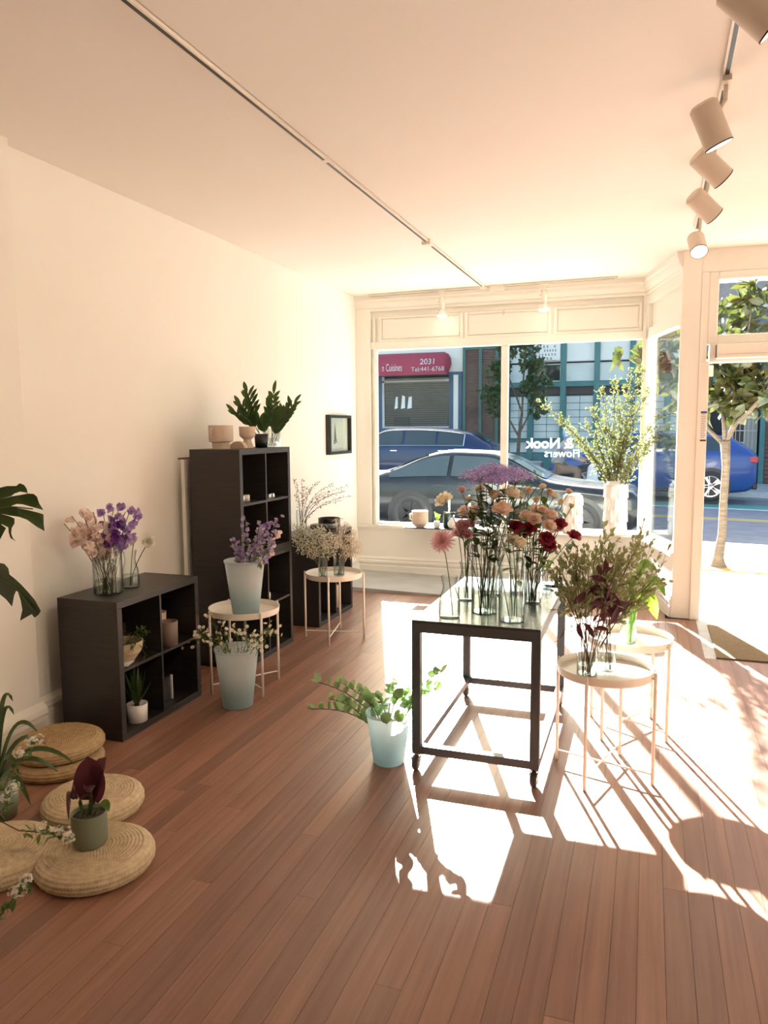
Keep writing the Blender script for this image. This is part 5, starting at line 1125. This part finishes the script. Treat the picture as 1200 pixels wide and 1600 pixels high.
tag(MB().box(-.03,-.05,0,.03,.05,.002).build('paper_card', CERA, loc=(S1[0]-.06, c[1]-.08, c[2]), rz=.3), 'small pale card lying on the low shelf', 'card')
c = ins(S1,1,1); 
tag(MB().lathe([(.001,0),(.055,0),(.058,.18),(.052,.18),(.05,.02),(.001,.02)], 28).build('cream_cup', BEIGE, loc=(c[0]-.04, c[1]-.0, c[2]), smooth=True), 'taller cream pot at the back of the low shelf', 'pot')
tag(MB().lathe([(.001,0),(.05,0),(.053,.145),(.047,.145),(.045,.02),(.001,.02)], 28).build('taupe_cup', mat('taupe_glaze', (.22,.16,.13), .5), loc=(c[0]+.08, c[1]-.05, c[2]), smooth=True), 'taupe pot in front of the cream one in the low shelf', 'pot')
c = ins(S1,0,0); ag = thing('potted_agave', 'spiky agave in a white pot in the bottom of the low shelf', 'plant', (c[0]+.07, c[1]-.0, c[2])); MB().lathe([(.001,0),(.054,0),(.058,.1),(.053,.1),(.05,.085),(.001,.085)], 30).build('pot', CERA, ag, smooth=True)
for k in range(11):
    a = k*2.4; s_ = .25+.08*k; L_ = .24-.008*k; MB().leaf((0,0,.085), (math.cos(a)*s_, math.sin(a)*s_, 1.1), (math.cos(a)*-1, math.sin(a)*-1, .3), L_, .042, -.25, .25, 6, lambda u: (1-u)**.6*(.55+.45*min(1,u*4))).build('leaf', DGREEN, ag, smooth=True)
c = ins(S1,1,0); fr = thing('clear_frame', 'small clear glass photo frame standing in the low shelf', 'frame', (c[0]+.05, c[1]-.06, c[2])); MB().box(-.006,-.06,0,.006,.06,.15).build('glass', GLASS, fr); MB().box(-.007,.056,0,.007,.062,.15).box(-.007,-.062,0,.007,-.056,.15).build('edge', CERA, fr)
for k, (yy_, nm) in enumerate(((-.1,'cream'),(-.03,'white'))):
    pp = (S2[0]-.1, S2[1]+.038+.17+yy_+.08, K+K/2+.008); tag(MB().lathe([(.001,0),(.024,0),(.024,.045),(.02,.045),(.02,.03),(.001,.03)], 20).build('votive_candle', CERA, loc=pp, smooth=True), ('left votive candle in the tall shelf','right votive candle in the tall shelf')[k], 'candle')
cdx = thing('greeting_card', 'grey printed card standing in the tall shelf', 'card', (S2[0]-.07, S2[1]+.095, K+K/2+.008)); MB().box(-.002,-.045,0,.002,.045,.085).build('card', mat('grey_card', (.35,.34,.33), .7), cdx)
for z_ in (.055,.03): MB().box(.002,-.03,z_,.0026,.03,z_+.012).build('print', CERA, cdx)
bo = thing('bottle', 'slim clear bottle with pale label in the tall shelf', 'bottle', (S2[0]-.09, S2[1]+.46, K+K/2+.008)); MB().lathe([(.001,0),(.026,0),(.028,.07),(.01,.1),(.009,.17),(.001,.172)], 20).build('glass', CERA, bo, smooth=True); MB().lathe([(.0285,.015),(.0288,.055)], 20).build('label_band', BEIGE, bo)
for k in range(2): tag(MB().lathe([(.001,0),(.022,0),(.022,.03),(.001,.031)], 18).build('tin', CHR, loc=(S2[0]-.07, S2[1]+.53+k*.06, K+K/2+.008)), ('small tin beside the bottle in the tall shelf','small tin farther from the bottle in the tall shelf')[k], 'tin')
b2 = thing('bottle', 'white slim-necked bottle in the lower tall shelf', 'bottle', (S2[0]-.09, S2[1]+.5, K/2+.008)); MB().lathe([(.001,0),(.032,0),(.034,.03),(.03,.05),(.01,.07),(.008,.15),(.001,.152)], 20).build('body', CERA, b2, smooth=True)
tag(MB().lathe([(.001,0),(.04,0),(.042,.21),(.037,.21),(.035,.02),(.001,.02)], 20).build('kraft_tube_vase', BEIGE, loc=(S3[0]-.1, S3[1]+.58, .038), smooth=True), 'tall kraft-coloured vase in the shelf nearest the window', 'vase')
# --- woven floor cushions
def pouf(label, x, y, z, r, h, m, tilt=(0,0)):
    t = thing('woven_cushion', label, 'cushion', (x, y, z), rnd(0,6), 'round braided straw cushions'); t.rotation_euler.x = tilt[0]; t.rotation_euler.y = tilt[1]
    rings = int((r-.03)/.0135); pr = []; per = 4
    for i in range(rings*per+1):
        rr = .004+(r-.034)*i/(rings*per); pr.append((rr, h-.018*(rr/r)**4, i/per, 1))
    for i in range(1, 25): pr.append((r-.03+.03*math.sin(PI*i/24), h/2-.006+(h/2-.006)*math.cos(PI*i/24)-.0*i, rings+i/4, 0))
    pr.append((.01, 0, 0, 0)); n = 220; vs = []
    for rr, zz, ph, top in pr:
        nb = max(6, int(rr*2*PI/.011)) if top else int(r*2*PI/.011); ridge = abs(math.sin(PI*ph))
        for k in range(n):
            a = 2*PI*k/n; e_ = .0075*ridge*(.5+.45*math.sin(a*nb+int(ph)*1.9+3*(ph%1)))
            q_ = rr+(0 if top else e_); vs.append((q_*math.cos(a), q_*math.sin(a), max(0, zz+(e_ if top else 0))))
    m_ = len(pr); MB().add(vs, [(j*n+(k+1)%n, j*n+k, (j+1)*n+k, (j+1)*n+(k+1)%n) for j in range(m_-1) for k in range(n)]).build('braid', m, t, smooth=True)
    MB().lathe([(r+.0005,h/2-.006),(r+.0012,h/2-.001),(r+.0005,h/2+.004)], 60).build('seam', STRAW2, t)
pouf('nearest straw cushion, under the sage green pot', -1.965, 2.245, 0, .218, .085, STRAW)
pouf('straw cushion behind the sage green pot', -2.275, 2.605, 0, .212, .085, STRAW)
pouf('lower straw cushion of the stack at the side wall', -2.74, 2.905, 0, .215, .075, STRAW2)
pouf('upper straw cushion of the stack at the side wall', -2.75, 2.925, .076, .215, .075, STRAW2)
pouf('straw cushion cut off by the left edge', -2.32, 2.13, 0, .215, .09, STRAW)
# --- plum-leaved plant in the sage pot
pp = thing('potted_plum_plant', 'plum-leaved plant in a sage green pot on the nearest straw cushion', 'plant', (-1.985, 2.245, .0895)); 
MB().lathe([(.001,0),(.058,0),(.064,.008),(.067,.128),(.062,.128),(.06,.112)], 36).build('pot', SAGE, pp, smooth=True).modifiers.new('e','EDGE_SPLIT').split_angle=.7
MB().lathe([(.001,.116),(.03,.113),(.061,.112)], 20).build('soil', SOIL, pp)
B0 = Vector((-1.985,2.245,.0895))
def plum(path, W_, m, nrm):
    pts = [Vector(q_) for q_ in path]; pts = bez(pts[0], pts[1], pts[2], 12); q = MB(); vs = []
    for j in range(3,13):
        d = (pts[min(12,j+1)]-pts[j-1]).normalized(); sd = d.cross(Vector(nrm)).normalized(); wd = .5*W_*math.sin(PI*min(1,.1+.9*(j-3)/9))**.55+.001; nr = sd.cross(d)
        vs += [pts[j]-sd*wd+nr*wd*.35, pts[j], pts[j]+sd*wd+nr*wd*.35]
    q.add(vs, [(j*3+k,j*3+k+1,(j+1)*3+k+1,(j+1)*3+k) for j in range(9) for k in range(2)]); o = q.build('leaf', m, pp, smooth=True); MB().tube(pts[:6], .003, 5).build('petiole', GREEN, o)
def rel(u, v, Y=2.24): return at(u,v,Y)-B0
plum([(0,0,.112), rel(150,1225), rel(137,1182)], .12, PURPL, (.3,-1,.2)); plum([(.01,0,.112), rel(146,1230), rel(166,1183,2.27)], .1, PURPL, (-.4,-1,.2)); plum([(-.02,0,.112), rel(112,1190,2.2), rel(108,1285,2.17)], .075, PURPL, (-.7,-.8,.2)); plum([(0,-.01,.112), rel(148,1215,2.2), rel(135,1238,2.18)], .06, PURPL, (0,-1,.5))
plum([(-.01,-.02,.112), rel(118,1240,2.2), rel(140,1243,2.2)], .02, GREEN, (0,-.3,1)); plum([(.02,0,.112), rel(165,1240,2.24), rel(170,1268,2.2)], .03, GREEN, (0,-.6,1))
# --- plants reaching in from the left: monstera, strap leaves, white spirea
mo = thing('monstera', 'monstera with split glossy leaves reaching in at left', 'plant', (-2.72, 2.02, 0)); MO = Vector((-2.72,2.02,0))
MB().lathe([(.001,0),(.12,0),(.15,.28),(.14,.28),(.13,.25),(.001,.25)], 30).build('pot', CERA, mo, smooth=True); MB().lathe([(.001,.255),(.13,.25)], 24).build('soil', SOIL, mo)
MLO = [[(-120,330),(0,240),(60,225),(145,225),(175,200),(215,215),(240,250),(247,292),(232,284),(180,275),(130,292),(100,315),(0,345),(-120,420)],
 [(-120,420),(0,345),(100,318),(180,305),(247,292),(300,295),(330,320),(350,380),(388,440),(310,418),(200,388),(150,385),(100,402),(0,420),(-120,450)],
 [(-120,450),(0,425),(100,410),(150,420),(250,440),(340,462),(388,478),(390,560),(398,628),(330,590),(240,525),(170,500),(85,488),(0,470),(-120,480)],
 [(-120,480),(0,470),(85,495),(130,515),(130,560),(105,600),(100,650),(115,690),(142,718),(95,690),(78,640),(75,595),(20,567),(-60,560)],
 [(-120,480),(-60,560),(0,560),(55,600),(0,705),(-80,760),(-150,620)], [(-120,330),(-120,480),(-150,620),(-260,560),(-330,420),(-260,300)]]
ML2 = [[(-150,900),(0,912),(40,920),(75,960),(85,1015),(130,1050),(190,1105),(145,1160),(127,1200),(108,1300),(60,1240),(0,1190),(-150,1080)],
 [(190,1105),(250,1170),(310,1240),(365,1340),(345,1375),(310,1400),(285,1368),(180,1428),(202,1330),(188,1250),(162,1168),(145,1160)]]
def monstera_leaf(lobes, Y, rib, tilt):
    """split leaf: lobes lie on a gently cupped blade about Y metres in, drawn in thousandths of its size"""
    def PT(x, y):
        return at(.175*x, 720+.175*y, Y+tilt*x*.0003+.00000025*(x*x))-MO
    o = None
    for k_, lo in enumerate(lobes):
        q = MB().add([PT(x, y) for x, y in lo], [tuple(range(len(lo)))]); p_ = q.build('leaf' if k_ == 0 else 'lobe', MONS, o or mo)
        s_ = p_.modifiers.new('thick', 'SOLIDIFY'); s_.thickness = .0012; o = o or p_
    MB().tube([PT(x, y)+Vector((.0,-.003,0)) for x, y in rib], .003, 5).build('midrib', GREEN, o)
    MB().tube(bez((0,0,.25), PT(*rib[0])*.6+Vector((0,0,.2)), PT(*rib[0]), 8), .007, 6).build('petiole', DGREEN, mo)
MONS = mat('monstera_leaf', (.03,.055,.012), .28, c2=(.045,.08,.018), scale=6, trans=.2, tcol=(.12,.22,.02))
monstera_leaf(MLO, 2.22, [(-260,380),(-120,440),(100,408),(300,430)], .6); monstera_leaf(ML2, 2.18, [(-150,990),(0,1040),(150,1130),(300,1330)], -.5)
sv = thing('strap_leaf_plant', 'dark strap-leaved plant reaching in at the left edge', 'plant', (-2.62, 2.42, 0)); SV = Vector((-2.62,2.42,0)); MB().lathe([(.001,0),(.07,0),(.09,.16),(.083,.16),(.08,.14),(.001,.14)], 26).build('pot', SAGE, sv, smooth=True)
for (u, v, Y) in ((72,1163,2.6),(115,1192,2.5),(90,1205,2.55),(20,1095,2.5),(22,1116,2.5),(58,1143,2.5),(48,1258,2.35),(30,1210,2.4)):
    e = at(u,v,Y)-SV; pts = bez((0,0,.15), Vector((e.x*.45,e.y*.4,max(e.z,.15)+.16)), e, 12); q = MB(); vs = []
    for j in range(13):
        d = (pts[min(12,j+1)]-pts[max(0,j-1)]).normalized(); sd = d.cross(Vector((0,-.6,1))).normalized(); wd = .014*math.sin(PI*min(1,.2+.8*j/12))**.6+.0006; vs += [pts[j]-sd*wd, pts[j]-Vector((0,0,.003)), pts[j]+sd*wd]
    q.add(vs, [(j*3+k,j*3+k+1,(j+1)*3+k+1,(j+1)*3+k) for j in range(12) for k in range(2)]); q.build('leaf', DGREEN, sv, smooth=True)
bucket('frosted bucket just out of sight holding the spirea', -2.56, 1.92, 0, .08, .115, .3, .15)
for i, (path, lab) in enumerate((((at(30,1298,2.1), at(75,1300,2.12), at(110,1310,2.1)), 'white spirea branch lying over the nearest straw cushion'), ((at(5,1235,2.15), at(20,1190,2.2), at(58,1158,2.3)), 'white spirea branch rising at the left edge'), ((at(-5,1440,1.8), at(12,1410,1.82), at(42,1384,1.85)), 'white spirea branch hanging lowest at the left edge'), ((at(2,1270,2.1), at(12,1255,2.1), at(18,1230,2.15)), 'short white spirea branch below the strap leaves'))):
    b = Vector((-2.56,1.92,.012)); t = thing('spirea_branch', lab, 'branch', b, 0, 'white spirea branches'); e = [p_-b for p_ in path]
    lipv = Vector((.06,.04,.42)); pts = bez((0,0,0), lipv, e[0], 8)+bez(e[0], e[1], e[2], 8)[1:]; MB().tube(pts, .0025, 5).build('stem', TWIG, t); g = MB()
    for k in range(26):
        j = random.randint(8,16); MB().leaf(pts[j]+rvec()*.008, rvec()+Vector((0,0,.2)), (0,0,1), rnd(.025,.045), .014, .3, .1, 3).build('leaf', GREEN, t, smooth=True)
    for j in ((11,13,14,15,16,16) if i == 0 else (13,15,16)):
        c_ = pts[j]+rvec()*.012+Vector((0,0,.012))
        for k in range(24): d = rvec(); daisy_bloom(g, c_+d*.02, d+Vector((0,-.3,.3)), .007, 5)
    g.build('flower_clusters', P_WHITE, t, kind='stuff')
